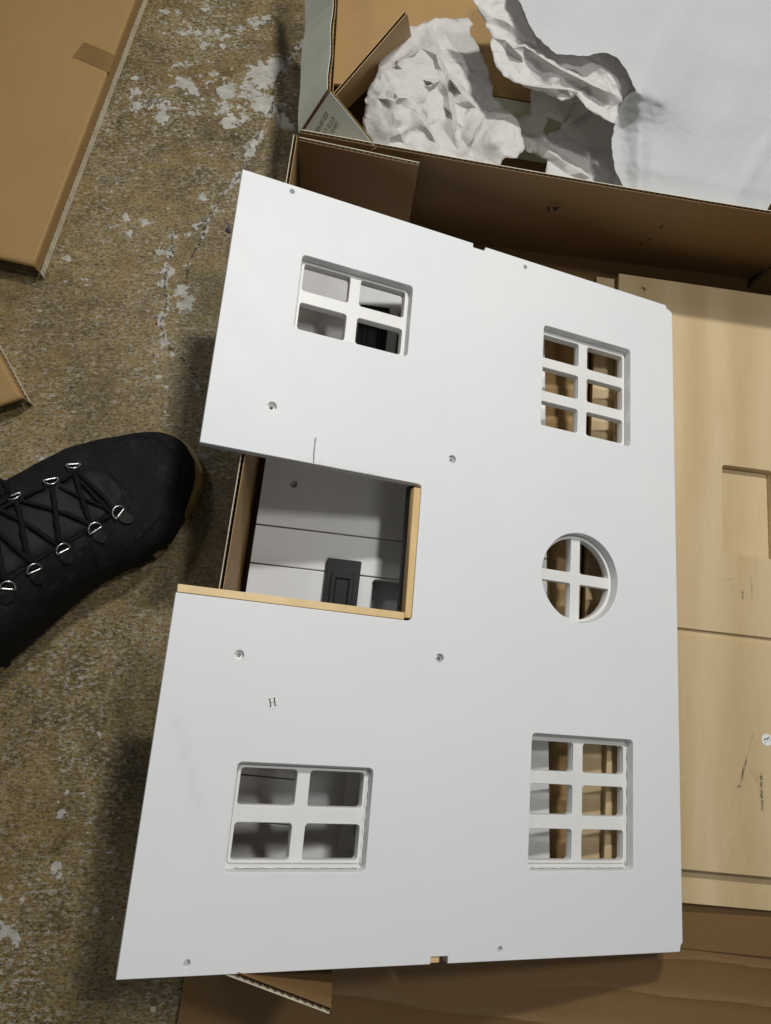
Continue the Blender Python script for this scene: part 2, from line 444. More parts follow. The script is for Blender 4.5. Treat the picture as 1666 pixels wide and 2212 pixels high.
# ------------------------------------------------------------------ floor
def build_floor():
    xs = np.concatenate([np.linspace(-3, -.62, 12)[:-1], np.arange(-.62, .16, .0032), np.linspace(.16, 3, 14)])
    ys = np.concatenate([np.linspace(-3, -.48, 12)[:-1], np.arange(-.48, 1.06, .0032), np.linspace(1.06, 4, 14)])
    gx, gy = np.meshgrid(xs, ys)
    W, H = len(xs), len(ys)
    pts = np.stack([gx.ravel(), gy.ravel(), np.zeros(W * H)], 1)
    a = (np.arange(H - 1)[:, None] * W + np.arange(W - 1)[None]).ravel()
    fs = np.stack([a, a + 1, a + W + 1, a + W], 1)
    me = bpy.data.meshes.new('floor')
    me.vertices.add(len(pts)); me.vertices.foreach_set('co', pts.ravel())
    me.loops.add(fs.size); me.loops.foreach_set('vertex_index', fs.ravel().astype(np.int32))
    me.polygons.add(len(fs)); me.polygons.foreach_set('loop_start', (np.arange(len(fs)) * 4).astype(np.int32))
    me.update(calc_edges=True)
    blobs = [(571,165,46,.50),(590,140,32,.42),(560,220,36,.48),(612,262,26,.40),(487,199,30,.42),(398,178,26,.42),(418,195,20,.40),
             (351,254,24,.44),(296,169,17,.40),(298,196,17,.40),(296,233,22,.36),(320,240,16,.36),(500,262,24,.40),(530,255,20,.36),(550,48,20,.36),(575,40,18,.34),(520,62,16,.34),
             (440,97,14,.38),(428,70,12,.34),(360,25,14,.36),(386,25,12,.36),(408,16,10,.34),(482,100,11,.36),(563,288,18,.42),(537,330,14,.42),(548,310,14,.40),
             (389,626,24,.44),(398,660,24,.46),(372,584,14,.40),(400,575,18,.34),(406,504,20,.40),(380,512,14,.36),(351,533,16,.38),(340,545,12,.36),(436,427,13,.36),(271,470,12,.36),(314,478,12,.34),
             (148,554,14,.36),(140,609,12,.36),(165,625,10,.34),(254,423,30,.22),(182,605,18,.28),(230,520,26,.20),(280,560,30,.18),(470,490,10,.30),
             (89,998,15,.44),(75,1020,10,.36),(443,985,14,.34),(343,816,10,.36),(360,835,10,.34),(192,819,9,.28),(300,845,12,.28),(215,800,20,.2),
             (134,1757,15,.42),(188,1781,12,.42),(188,1800,10,.36),(142,1713,11,.38),(180,1710,10,.34),(122,1871,14,.42),(10,2006,24,.44),(29,2030,16,.40),
             (46,1947,10,.38),(103,2015,9,.36),(237,1840,9,.36),(207,1967,12,.32),(332,2179,6,.36),(0,1940,12,.36),(130,1890,9,.34),(215,1590,10,.28),
             (400,35,90,.20),(450,200,150,.22),(330,210,80,.20),(560,210,90,.28),(480,70,80,.18),(380,620,60,.16),(260,520,90,.11),(150,780,90,.09),(160,1780,90,.08),(60,1980,70,.10),(130,600,40,.14)]
    fld = np.zeros(W * H)
    P2 = pts[:, :2]
    for (px, py, r, s) in blobs:
        c = at((px, py), 0); e = at((px + r, py), 0); rr = (e - c).length
        d = np.hypot(P2[:, 0] - c.x, P2[:, 1] - c.y) / rr
        fld = np.maximum(fld, s * .98 * np.exp(-(d / 1.05) ** 2))
    cr = [[(668,76),(647,95),(634,122),(618,143),(601,165),(588,203),(588,237),(567,262),(558,292),(533,313),(527,338),(523,364),(518,381),(487,410),(461,453),(444,478),(440,508),(419,546),(406,571),(402,613)],
          [(444,480),(410,499),(372,500),(372,541),(360,584),(355,613),(360,656),(347,700),(357,740),(381,768),(408,788),(419,806),(440,860)]]
    dist = np.full(W * H, 9.0)
    for pl in cr:
        q = [at(p, 0) for p in pl]
        for a_, b_2 in zip(q[:-1], q[1:]):
            ax, ay = a_.x, a_.y; dx, dy = b_2.x - ax, b_2.y - ay
            L2 = dx * dx + dy * dy
            tt = np.clip(((P2[:, 0] - ax) * dx + (P2[:, 1] - ay) * dy) / L2, 0, 1)
            dist = np.minimum(dist, np.hypot(P2[:, 0] - ax - tt * dx, P2[:, 1] - ay - tt * dy))
    fld = np.maximum(fld, .28 * np.exp(-(dist / .007) ** 2))
    for nm, arr in (('paint', fld), ('crack', dist)):
        at_ = me.attributes.new(nm, 'FLOAT', 'POINT'); at_.data.foreach_set('value', arr.astype(np.float32))
    o = new_obj('floor', me, 'floor')
    tag(o, 'worn olive brown concrete floor with flaked white paint and a long crack', 'floor', kind='structure')
build_floor()

# ------------------------------------------------------------------ box frame of reference
A1 = Vector((.9947, -.103, 0)); B1 = Vector((.103, .9947, 0))       # long axes of the open box
BC = Vector((-.0353, .5577, 0))                                     # its back left corner
def bx(a, b, z): return BC + A1 * a + B1 * b + Vector((0, 0, z))
WT = .177                                                            # wall height
def open_box():
    e = empty('cardboard_box', (0, 0, 0))
    tag(e, 'large open brown cardboard box holding dollhouse parts under the white facade', 'box')
    # base, a little rumpled
    new_obj('base', slab_mesh('base', [bx(-.012, -.775, .003), bx(.76, -.775, .003), bx(.76, .035, .003), bx(-.012, .035, .003)], .004, 20, 20), 'kraft_in_shaded', e)
    # left wall (outer liner cream)
    fl, fb = bx(.000, .0, 0), bx(.000, -.770, 0)
    corrugated('left_wall', [bx(-.002, -.775, WT), bx(.0005, 0, WT), bx(-.008, .03, .006), bx(-.006, -.775, .006)], .0042, 'kraft', 'liner', e, 30, 4)  # inner face in the lighter kraft, the light on it put into the colour
    # back wall leans into the box, its foot further back
    def bow(u, v): return -.004 * math.sin(u * math.pi) * (1 - v)
    p0, p1 = at((650, 287), WT), at((1720, 465), WT)
    q0, q1 = at((640, 476), .008), at((1800, 622), .008)
    q0 = at((1030, 528), .008) + (at((1030, 528), .008) - at((1625, 602), .008)).normalized() * .24
    q1 = at((1625, 602), .008) + (at((1625, 602), .008) - at((1030, 528), .008)).normalized() * .20
    p1 = p0 + (p1 - p0) * 1.42
    corrugated('back_wall', [p0, p1, q1, q0], .0042, 'kraft_in_shaded', 'liner', e, 40, 6, bow)
    wn = (p1 - p0).cross(q0 - p0).normalized()
    if wn.y > 0: wn = -wn
    def onwall(p):
        d = ray(p); o = Vector((0, 0, CH)); return o + d * ((p0 - o).dot(wn) / d.dot(wn)) + wn * .0062
    for pl in (((1183, 436), (1188, 434), (1189, 446), (1184, 447)), ((1194, 437), (1213, 435), (1206, 440), (1200, 446)), ((1425, 480), (1434, 474), (1431, 482), (1427, 483)), ((1384, 515), (1386, 509), (1388, 517), (1385, 521)), ((1400, 507), (1411, 504), (1408, 507), (1402, 509))):
        new_obj('tear', mesh('tear', [onwall(p) for p in pl], [(0, 1, 2, 3)]), 'rubber', e)
    # dust flap folded along the back wall
    d0, d1 = at((645, 303), WT - .002), at((905, 358), WT - .002)
    g1 = at((884, 477), .10); k = d1 + (g1 - d1) * ((d1.z - .012) / (d1.z - g1.z))
    g0 = Vector((d0.x, d0.y + .012, .012))
    corrugated('dust_flap', [d0, d1, k, g0], .0042, 'kraft_in_shaded', 'liner', e, 14, 5)
    # second dust flap at the far end
    r0, r1 = at((1700, 548), .075), at((1620, 623), .012)
    top = r0 + (r0 - r1) * ((WT - .004 - r0.z) / (r0.z - r1.z))
    rt = top + A1 * .16; rb = r1 + A1 * .16
    corrugated('dust_flap', [top, rt, rb, r1], .0042, 'kraft_in_shaded', 'liner', e, 8, 4)
    corrugated('right_wall', [bx(.765, .03, WT), bx(.765, -.775, WT), bx(.765, -.775, .006), bx(.765, .03, .006)], .0042, 'kraft_in_shaded', 'liner', e, 10, 4)
    # front wall folded flat onto the floor, wrinkled
    rng = random.Random(3)
    cr = [(.12, .03, .0026, .030), (.22, -.06, .0022, .020), (.36, -.09, .0034, .026), (.50, .05, .0024, .018), (.62, -.04, .0040, .030), (.74, .07, .0026, .016), (.86, .02, .0034, .022), (.93, -.05, .0022, .014)]
    def wr(u, v):
        h = .0006 * math.sin(v * 19 + u * 3)
        for (v0, sl, a, w) in cr:
            d = (v - v0 - sl * (u - .4) - .018 * math.sin(u * 11 + v0 * 20) - .006 * math.sin(u * 37 + v0 * 9)) / w
            h += a * math.exp(-abs(d) * (1.2 if d > 0 else .6)) * max(0, .45 + .55 * math.sin(u * 6 + v0 * 30))
        h += .003 * math.exp(-((u - .33 - .5 * v) / .03) ** 2) * math.exp(-((v - .2) / .15) ** 2)
        return h
    y0 = -.772
    new_obj('front_wall', slab_mesh('front_wall', [bx(-.004, y0 - .205, .002), bx(.78, y0 - .205, .002), bx(.78, y0, .012), bx(-.004, y0, .006)], .004, 110, 130, wr), 'kraft_in_shaded', e)
    def fo(u, v): return .0015 * math.sin(u * 19)
    new_obj('hinge_strip', slab_mesh('hinge_strip', [bx(.10, y0 - .004, .014), bx(.78, y0 - .004, .014), bx(.78, y0 + .045, .019), bx(.10, y0 + .045, .019)], .0035, 40, 4, fo), 'kraft_in_shaded', e)
    # front dust flap that still stands on the left wall
    f0 = bx(-.003, -.764, WT); f1 = at((711, 2190), WT - .002)
    f0b = Vector((f0.x, f0.y, .03)); f1b = Vector((f1.x + .004, f1.y + .012, .03))
    corrugated('dust_flap', [f0, f1, f1b, f0b], .0048, 'liner', 'kraft_in_shaded', e, 10, 4)
    return e
open_box()

# ------------------------------------------------------------------ parts lying in the box
EZ = .0445
EMW = Matrix.Translation(bx(0, 0, 0)) @ Matrix(((A1.x, B1.x, 0, 0), (A1.y, B1.y, 0, 0), (0, 0, 1, 0), (0, 0, 0, 1)))
EI = EMW.inverted()
def el(p, z):
    q = EI @ at(p, z); return (q.x, q.y)
def serif_H(s):
    r = []
    for sx in (-.30, .30):
        r.append([(sx - .075, -.5), (sx + .075, -.5), (sx + .075, .5), (sx - .075, .5)])
        for sy in (-.5, .47):
            r.append([(sx - .19, sy), (sx + .19, sy), (sx + .19, sy + .055), (sx - .19, sy + .055)])
    r.append([(-.24, -.03), (.24, -.03), (.24, .03), (-.24, .03)])
    return [[(x * s, y * s) for x, y in q] for q in r]
def serif_E(s):
    r = [[(-.27, -.5), (-.12, -.5), (-.12, .5), (-.27, .5)], [(-.38, -.5), (.34, -.5), (.34, -.44), (-.38, -.44)], [(-.38, .44), (.30, .44), (.30, .5), (-.38, .5)],
         [(-.13, -.03), (.12, -.03), (.12, .03), (-.13, .03)], [(.28, -.45), (.34, -.45), (.38, -.26), (.33, -.26)], [(.25, .45), (.30, .45), (.30, .28), (.26, .28)], [(.10, -.13), (.15, -.13), (.15, .13), (.10, .13)]]
    return [[(x * s, y * s) for x, y in q] for q in r]
def label_sticker(parent, loc, rad, rot, polys):
    st = plate('sticker', [circle(0, 0, rad, 36)], 0, .0002, 'sticker', parent, .00004)
    st.location = loc; st.rotation_euler = (0, 0, rot)
    vs = []; fs = []
    for q in polys:
        b = len(vs); vs += [(x, y, .0003 + .00001 * len(fs)) for x, y in q]; fs.append(tuple(range(b, b + len(q))))
    new_obj('letter', mesh('letter', vs, fs), 'ink', st)
    return st
def wooden_panels():
    def z6(a, b): return ((2500 + a * .7231) * .54232, (1000 + b * .7231) * .54232)
    def z7(a, b): return ((2500 + a * .7596) * .54232, (2400 + b * .7596) * .54232)
    scr = []
    for p, q, w, s in ((z7(628, 800), z7(590, 965), .0011, .9), (z7(612, 850), z7(598, 945), .0016, 1), (z7(700, 890), z7(708, 1100), .0021, .95), (z7(660, 680), z7(628, 800), .0006, .5),
                       (z6(635, 1865), z6(632, 1925), .0016, .8), (z6(678, 1795), z6(688, 1920), .0009, .55), (z7(640, 860), z7(690, 940), .004, .25), (z6(520, 1820), z6(590, 1800), .001, .3), (z6(552, 1860), z6(600, 1835), .001, .3), (z6(530, 1625), z6(545, 1650), .0016, .8)):
        scr.append((el(p, EZ), el(q, EZ), w, s))
    scr.append((el(z7(570, 970), EZ), el(z7(602, 962), EZ), .0022, .7))
    M['birch_e'] = wood('birch_marked', (.60, .465, .275), (.50, .37, .195), 0, scr)
    M['birch'] = wood('birch', (.62, .485, .285), (.51, .38, .20), 0)
    e = empty('wooden_panel', mw=EMW)
    tag(e, 'plain birch plywood panel with square cut-out, groove and round E sticker beside the white facade', 'wooden panel')
    xl = el((1337, 600), EZ)[0]; yt = el((1500, 614), EZ)[1]; yb = el((1560, 1886), EZ)[1]
    g0 = el((1470, 1356), EZ)[1]; g1 = el((1470, 1372), EZ)[1]
    xr = xl + .36
    h0 = el(z6(518, 1176), EZ); h1 = el(z6(792, 1200), EZ); h2 = el(z6(532, 1665), EZ)
    hole = circle(*el((1390, 624), EZ), .0030, 20)
    plate('upper_board', [rrect(xl, g0, xr, yt, .0015), rrect(h0[0] + .001, h2[1], h1[0] + .001, h0[1], .004), hole], EZ - .004, EZ, 'birch_e', e, .0007)
    plate('lower_board', [rrect(xl, yb, xr, g1, .0015)], EZ - .004, EZ, 'birch_e', e, .0007)
    plate('core_board', [[(xl + .001, yb + .001), (xr - .001, yb + .001), (xr - .001, yt - .001), (xl + .001, yt - .001)], rrect(h0[0] + .001, h2[1], h1[0] + .001, h0[1], .004)], EZ - .011, EZ - .0042, 'birch', e, .0003)
    sp = el((1657, 1598), EZ)
    label_sticker(e, (sp[0], sp[1], EZ + .0001), .0062, math.radians(-65), serif_E(.0066))
    # board beneath, showing past the edges
    e2 = empty('wooden_panel', mw=EMW)
    tag(e2, 'bare birch board lying underneath the sticker panel, showing past its lower end', 'wooden panel')
    xl2 = el((1284, 590), EZ - .012)[0]; yb2 = el((1560, 1957), EZ - .014)[1]
    xl2b = (el((1262, 1700), EZ - .0115)[0] + el((1280, 600), EZ - .0115)[0]) / 2
    plate('board', [[(xl2b, yb2), (xr + .004, yb2), (xr + .004, yt - .001), (xl2b, yt - .001)]], EZ - .024, EZ - .0115, 'birch', e2, .0008)
    # cross battens below, seen through the panes
    plate('cross_batten', [[(xl + .004, yb2 + .02), (xr, yb2 + .02), (xr, yb2 + .10), (xl + .004, yb2 + .10)]], .008, EZ - .0245, 'birch', e2, .0008)
    plate('cross_batten', [[(xl + .004, yt - .10), (xr, yt - .10), (xr, yt - .02), (xl + .004, yt - .02)]], .008, EZ - .0245, 'birch', e2, .0008)
    return xl2b
E_LEFT = wooden_panels()

def white_parts():
    SZ = .050
    def z7(a, b): return ((900 + a * .4802) * .54232, (1780 + b * .4802) * .54232)
    e = empty('siding_panel', mw=EMW)
    tag(e, 'white grooved dollhouse siding panel lying in the box, seen through the doorway', 'siding panel')
    xl = el((573, 1000), SZ)[0]; pa, pb = el((1178, 800), SZ), el((1186, 1629), SZ)
    def xr_at(y): return pb[0] + (pa[0] - pb[0]) * (y - pb[1]) / (pa[1] - pb[1])
    xr = min(xr_at(-.03), xr_at(-.75))
    ys = []
    g1 = el(z7(295, 645), SZ)[1]; g2 = el(z7(250, 965), SZ)[1]
    step = g1 - g2
    y = g1
    edges = []
    while y > -.775 + .03:
        edges.append(y); y -= step
    edges = [v for v in edges if v < -.035]
    hp = el(z7(562, 308), SZ)
    w0 = el(z7(1222, 1065), SZ); w1 = el(z7(1436, 1075), SZ)
    top = -.03
    yy = [top] + edges + [-.752]
    dx0 = el(z7(845, 918), SZ + .008)[0] + .004
    plate('siding_board', [[(dx0 + .0006, -.752), (xr_at(-.752), -.752), (xr_at(g2), g2 - .0006), (dx0 + .0006, g2 - .0006)], rrect(w0[0], w0[1] - .062, w0[0] + .050, min(w0[1], g2 - .003), .004)], SZ - .007, SZ, 'siding', e, .0009)
    for a, b in zip(yy[:-1], yy[1:]):
        if a <= g2 + 1e-6:
            plate('siding_board', [[(xl, b + .0006), (dx0 - .0002, b + .0006), (dx0 - .0002, a - .0006), (xl, a - .0006)]], SZ - .007, SZ, 'siding', e, .0009)
            continue
        loops = [[(xl, b + .0006), (xr_at(b), b + .0006), (xr_at(a), a - .0006), (xl, a - .0006)]]
        if b < hp[1] < a: loops.append(circle(hp[0], hp[1], .0040, 24))
        plate('siding_board', loops, SZ - .007, SZ, 'siding', e, .0009)
    plate('backing_board', [[(xl + .002, -.750), (xr - .002, -.750), (xr - .002, top - .002), (xl + .002, top - .002)],
                            rrect(w0[0] + .001, w0[1] - .062, w0[0] + .047, w0[1] - .002, .004), circle(hp[0], hp[1], .0040, 24)], SZ - .012, SZ - .0072, 'siding', e, .0003)
    # further white board on the pack beneath
    b2 = plate('base_board', [[(xl + .004, -.748), (xr - .024, -.748), (xr - .024, top - .01), (xl + .004, top - .01)]], 0, .012, 'siding', None, .0008)
    b2.matrix_world = EMW @ Matrix.Translation((0, 0, .0095))
    tag(b2, 'plain white board at the bottom of the box under the grooved siding panel', 'board')
    cp = new_obj('cardboard_pad', slab_mesh('cardboard_pad', [(xr - .02, -.755, .0225), (E_LEFT - .004, -.755, .0225), (E_LEFT - .004, -.04, .0225), (xr - .02, -.04, .0225)], .004, 6, 60, lambda u, v: .0006 * math.sin(v * 160)), 'kraft')
    cp.matrix_world = EMW
    tag(cp, 'brown cardboard strip packed between the white siding and the wooden panels', 'cardboard')
    # packing strip that carries the siding panel
    sp = plate('spacer_strip', [[(xl + .03, -.62), (xl + .07, -.62), (xl + .07, -.10), (xl + .03, -.10)]], 0, .017, 'siding', None, .0008)
    sp.matrix_world = EMW @ Matrix.Translation((0, 0, .0213))
    tag(sp, 'white strip lying between the grooved siding panel and the plain white board', 'strip')
    # white frame piece under the lower left window
    f = empty('frame_piece', mw=EMW @ Matrix.Translation((0, 0, SZ + .0003)))
    tag(f, 'white frame piece with rounded slot, under the four-pane window below the H sticker', 'frame piece')
    def z5(a, b): return ((800 + a * .4802) * .54232, (2900 + b * .4802) * .54232)
    q0 = el(z5(1180, 450), SZ + .01); q1 = el(z5(1140, 1010), SZ + .01); s0 = el(z5(1270, 580), SZ + .01); s1 = el(z5(1250, 910), SZ + .01)
    plate('board', [rrect(q1[0], q1[1], q1[0] + .075, q0[1] + .02, .002), rrect(s1[0] + .001, s1[1], s1[0] + .03, s0[1], .005)], 0, .010, 'siding', f, .0012)
    # black doors
    def black_door(name, x, y, w, h, label, z):
        d = empty(name, mw=EMW @ Matrix.Translation((x, y, z)))
        tag(d, label, 'door', 'black dollhouse doors')
        plate('door_slab', [rrect(0, -h, w, 0, .0012)], 0, .008, 'black', d, .0007)
        plate('panel_frame', [rrect(w * .17, -h * .9, w * .83, -h * .14, .001), rrect(w * .30, -h * .84, w * .70, -h * .20, .0008)], .0078, .0105, 'black', d, .0006)
        plate('raised_panel', [rrect(w * .30 + .0008, -h * .84, w * .70 - .0008, -h * .20 - .0008, .0006)], .0078, .0092, 'black', d, .0005)
        return d
    p0 = el(z7(845, 918), SZ + .008); p1 = el(z7(1128, 945), SZ + .008)
    black_door('toy_door', p0[0], p0[1], p1[0] - p0[0], .105, 'black panelled toy door lying on white siding, seen through the doorway', SZ + .0002)
    p2 = el((776, 690), SZ + .008); p3 = el((831, 705), SZ + .008)
    black_door('toy_door', p2[0], p2[1] + .02, p3[0] - p2[0] + .004, .100, 'black panelled toy door under the four-pane window above the doorway', SZ + .0002)
    p4 = el((860, 715), SZ + .008)
    sh = plate('shutter', [rrect(0, -.09, .03, 0, .001), rrect(.005, -.08, .025, -.01, .001)], 0, .006, 'black', None, .0006)
    sh.matrix_world = EMW @ Matrix.Translation((p4[0], p4[1] + .03, SZ + .0002))
    tag(sh, 'narrow black shutter frame beside the black door under the upper four-pane window', 'shutter')
white_parts()

# ------------------------------------------------------------------ the white facade
def facade():
    O = Vector((-.0864, .4940, .1999)); u = Vector((.9593, -.0808, -.2706)).normalized()
    v = Vector((-.0837, -.9965, .0009)); v = (v - u * v.dot(u)).normalized()
    n = v.cross(u).normalized()
    mw = Matrix(((u.x, -v.x, n.x, O.x), (u.y, -v.y, n.y, O.y), (u.z, -v.z, n.z, O.z), (0, 0, 0, 1)))
    e = empty('dollhouse_facade', mw=mw)
    tag(e, 'white dollhouse front panel with five windows and a doorway, propped on the open box', 'dollhouse panel')
    W, H, T = .5296, .7090, .0112
    fy = lambda L: [(x, -y) for x, y in L]
    def arc(cx, cy, r, a0, a1, k=4): return [(cx + r * math.cos(math.radians(a0 + (a1 - a0) * i / k)), cy + r * math.sin(math.radians(a0 + (a1 - a0) * i / k))) for i in range(k + 1)]
    out = [(0.0005, 0), (.2555, 0), (.2557, .0049), (.2702, .0049), (.2712, 0), (.5200, 0), (.5215, .004), (.5265, .0062)]
    out += [(W, .0085), (W, .7005), (.5270, .7035), (.5262, .7085), (.525, H), (.2727, H), (.2725, .7032), (.2567, .7032), (.2563, H), (0, H), (0, .4195)]
    out += [(.2110, .4195)] + arc(.2115, .4155, .004, 90, 0) + arc(.2115, .2895, .004, 0, -90) + [(0, .2855)]
    wins = [(.0700, .0735, .1893, .1541, 2), (.0698, .5519, .1897, .6359, 2), (.3490, .0741, .4673, .1946, 3), (.3503, .5125, .4700, .6359, 3)]
    loops = [fy(out)]
    for (x0, y0, x1, y1, k) in wins: loops.append(rrect(x0, -y1, x1, -y0, .0042, 5))
    RC, RR = (.4030, .3530), .0473
    loops.append(circle(RC[0], -RC[1], RR, 72))
    for (x, y) in ((.0514, .0072), (.3222, .0090), (.0505, .7000), (.3242, .6998)): loops.append(circle(x, -y, .0025, 20))
    csk = [(.0597, .2376), (.0595, .4659)]; scr = [(.2469, .2529), (.2471, .4510)]
    for (x, y) in csk + scr: loops.append(circle(x, -y, .0040, 24))
    plate('board', loops, -T, 0, 'panel', e, .0007)
    # blind ends of the nail holes
    for (x, y) in ((.0514, .0072), (.3222, .0090), (.0505, .7000), (.3242, .6998)):
        plate('hole_plug', [circle(x, -y, .0026, 16)], -T, -.006, 'siding', e, .0002)
    for (x, y) in csk:
        plate('hole_seat', [circle(x, -y, .0041, 24), circle(x, -y, .0019, 14)], -T, -.0045, 'frame', e, .0004)
    for (x, y) in scr:
        s = plate('screw', [circle(x, -y, .0036, 24)], -.008, -.0028, 'screw', e, .0006)
        a = math.radians(40); vs = []; fs = []
        for k in range(2):
            c, q = math.cos(a + k * math.pi / 2), math.sin(a + k * math.pi / 2)
            b = len(vs)
            for (i, j) in ((-.0021, -.0004), (.0021, -.0004), (.0021, .0004), (-.0021, .0004)):
                vs.append((x + i * c - j * q, -y + i * q + j * c, -.0027 + .00004 * k))
            fs.append((b, b + 1, b + 2, b + 3))
        new_obj('cross_slot', mesh('cross_slot', vs, fs), 'ink_faded', s)
    # window inserts
    for (x0, y0, x1, y1, k) in wins:
        cx, cy = (x0 + x1) / 2, (y0 + y1) / 2
        xs = [(cx - .0545, cx - .0058), (cx + .0058, cx + .0550)]
        ysp = [(-.0368, -.0072), (.0062, .0352)] if k == 2 else [(-.0545, -.0265), (-.0145, .0138), (.0262, .0545)]
        holes = [rrect(a, -(cy + d), b, -(cy + c), .0030, 4) for (a, b) in xs for (c, d) in ysp]
        lo, hi = ysp[0][0] - .0022, ysp[-1][1] + .0022
        w = plate('window_frame', [rrect(x0 - .005, -(y1 + .005), x1 + .005, -(y0 - .005), .002)] + holes, -.0195, -T - .0003, 'frame', e, .0007)
        plate('muntin_grid', [rrect(xs[0][0] - .0028, -(cy + hi), xs[1][1] + .0028, -(cy + lo), .003)] + holes, -T - .0003, -T + .0016, 'frame', w, .0006)
    rings = []
    R2 = RR - .0042
    g = .0058
    quad = []
    for s in range(4):
        pts = []
        a0 = math.degrees(math.asin(g / R2))
        ar = circle(0, 0, R2, 14, a0, 90 - a0)
        cr = [(g, g + .002), (g + .0006, g + .0006), (g + .002, g)]
        pts = cr[::-1][:0] + [(g + .002, g)] + ar + [(g, g + .002), (g + .0006, g + .0006)]
        c, q = math.cos(math.radians(90 * s)), math.sin(math.radians(90 * s))
        quad.append([(RC[0] + x * c - y * q, -RC[1] + x * q + y * c) for x, y in pts])
    w = plate('round_window_frame', [circle(RC[0], -RC[1], RR + .005, 60)] + quad, -.0195, -T - .0003, 'frame', e, .0006)
    plate('muntin_grid', [circle(RC[0], -RC[1], RR - .0012, 60)] + quad, -T - .0003, -T + .0012, 'frame', w, .0005)
    # glue beads in the corners of the lower inserts
    for (x0, y0, x1, y1, k) in (wins[1], wins[3]):
        pts = [(x1 - .0012 + .0003 * math.sin(i * 1.7), -(y0 + .004 + (y1 - y0 - .008) * i / 24), -T + .0006) for i in range(25)]
        new_obj('glue_bead', tube_mesh('glue_bead', pts, lambda t: .0007 + .0005 * abs(math.sin(t * 23)), 6), 'frame', e)
        pts = [(x0 + .01 + (x1 - x0 - .014) * i / 24, -(y1 - .0012 + .0003 * math.sin(i * 2.1)), -T + .0006) for i in range(25)]
        new_obj('glue_bead', tube_mesh('glue_bead', pts, lambda t: .0005 + .0006 * abs(math.sin(t * 17)) ** 3, 6), 'frame', e)
    # pine door trims
    plate('door_trim', [fy([(.0006, .4122), (.2080, .4122), (.2080, .4190), (.0006, .4190)])[::-1]], -.0112, -.0004, 'pine', e, .0006)
    t2 = plate('door_trim', [fy([(.2084, .2892), (.2152, .2892), (.2152, .4168), (.2084, .4168)])[::-1]], -.0112, -.0008, 'pine_up', e, .0006)
    plate('knot', [circle(0, 0, .0014, 14)], 0, .0002, 'flute', t2, .00005).matrix_local = Matrix.Translation((.20825, -.4075, -.009)) @ Matrix.Rotation(-math.pi / 2, 4, 'Y')
    plate('black_strip', [fy([(.2086, .2840), (.2180, .2840), (.2180, .4210), (.2086, .4210)])[::-1]], -.024, -.0116, 'black', e, .0006)  # black strip beneath the upright trim, along the doorway edge
    plate('notch_insert', [fy([(.2570, .7036), (.2655, .7036), (.2655, .7085), (.2570, .7085)])[::-1]], -T, -.0020, 'pine', e, .0004)
    label_sticker(e, (.0926, -.5025, .0001), .0052, math.radians(15), serif_H(.0066))
    return e
facade()

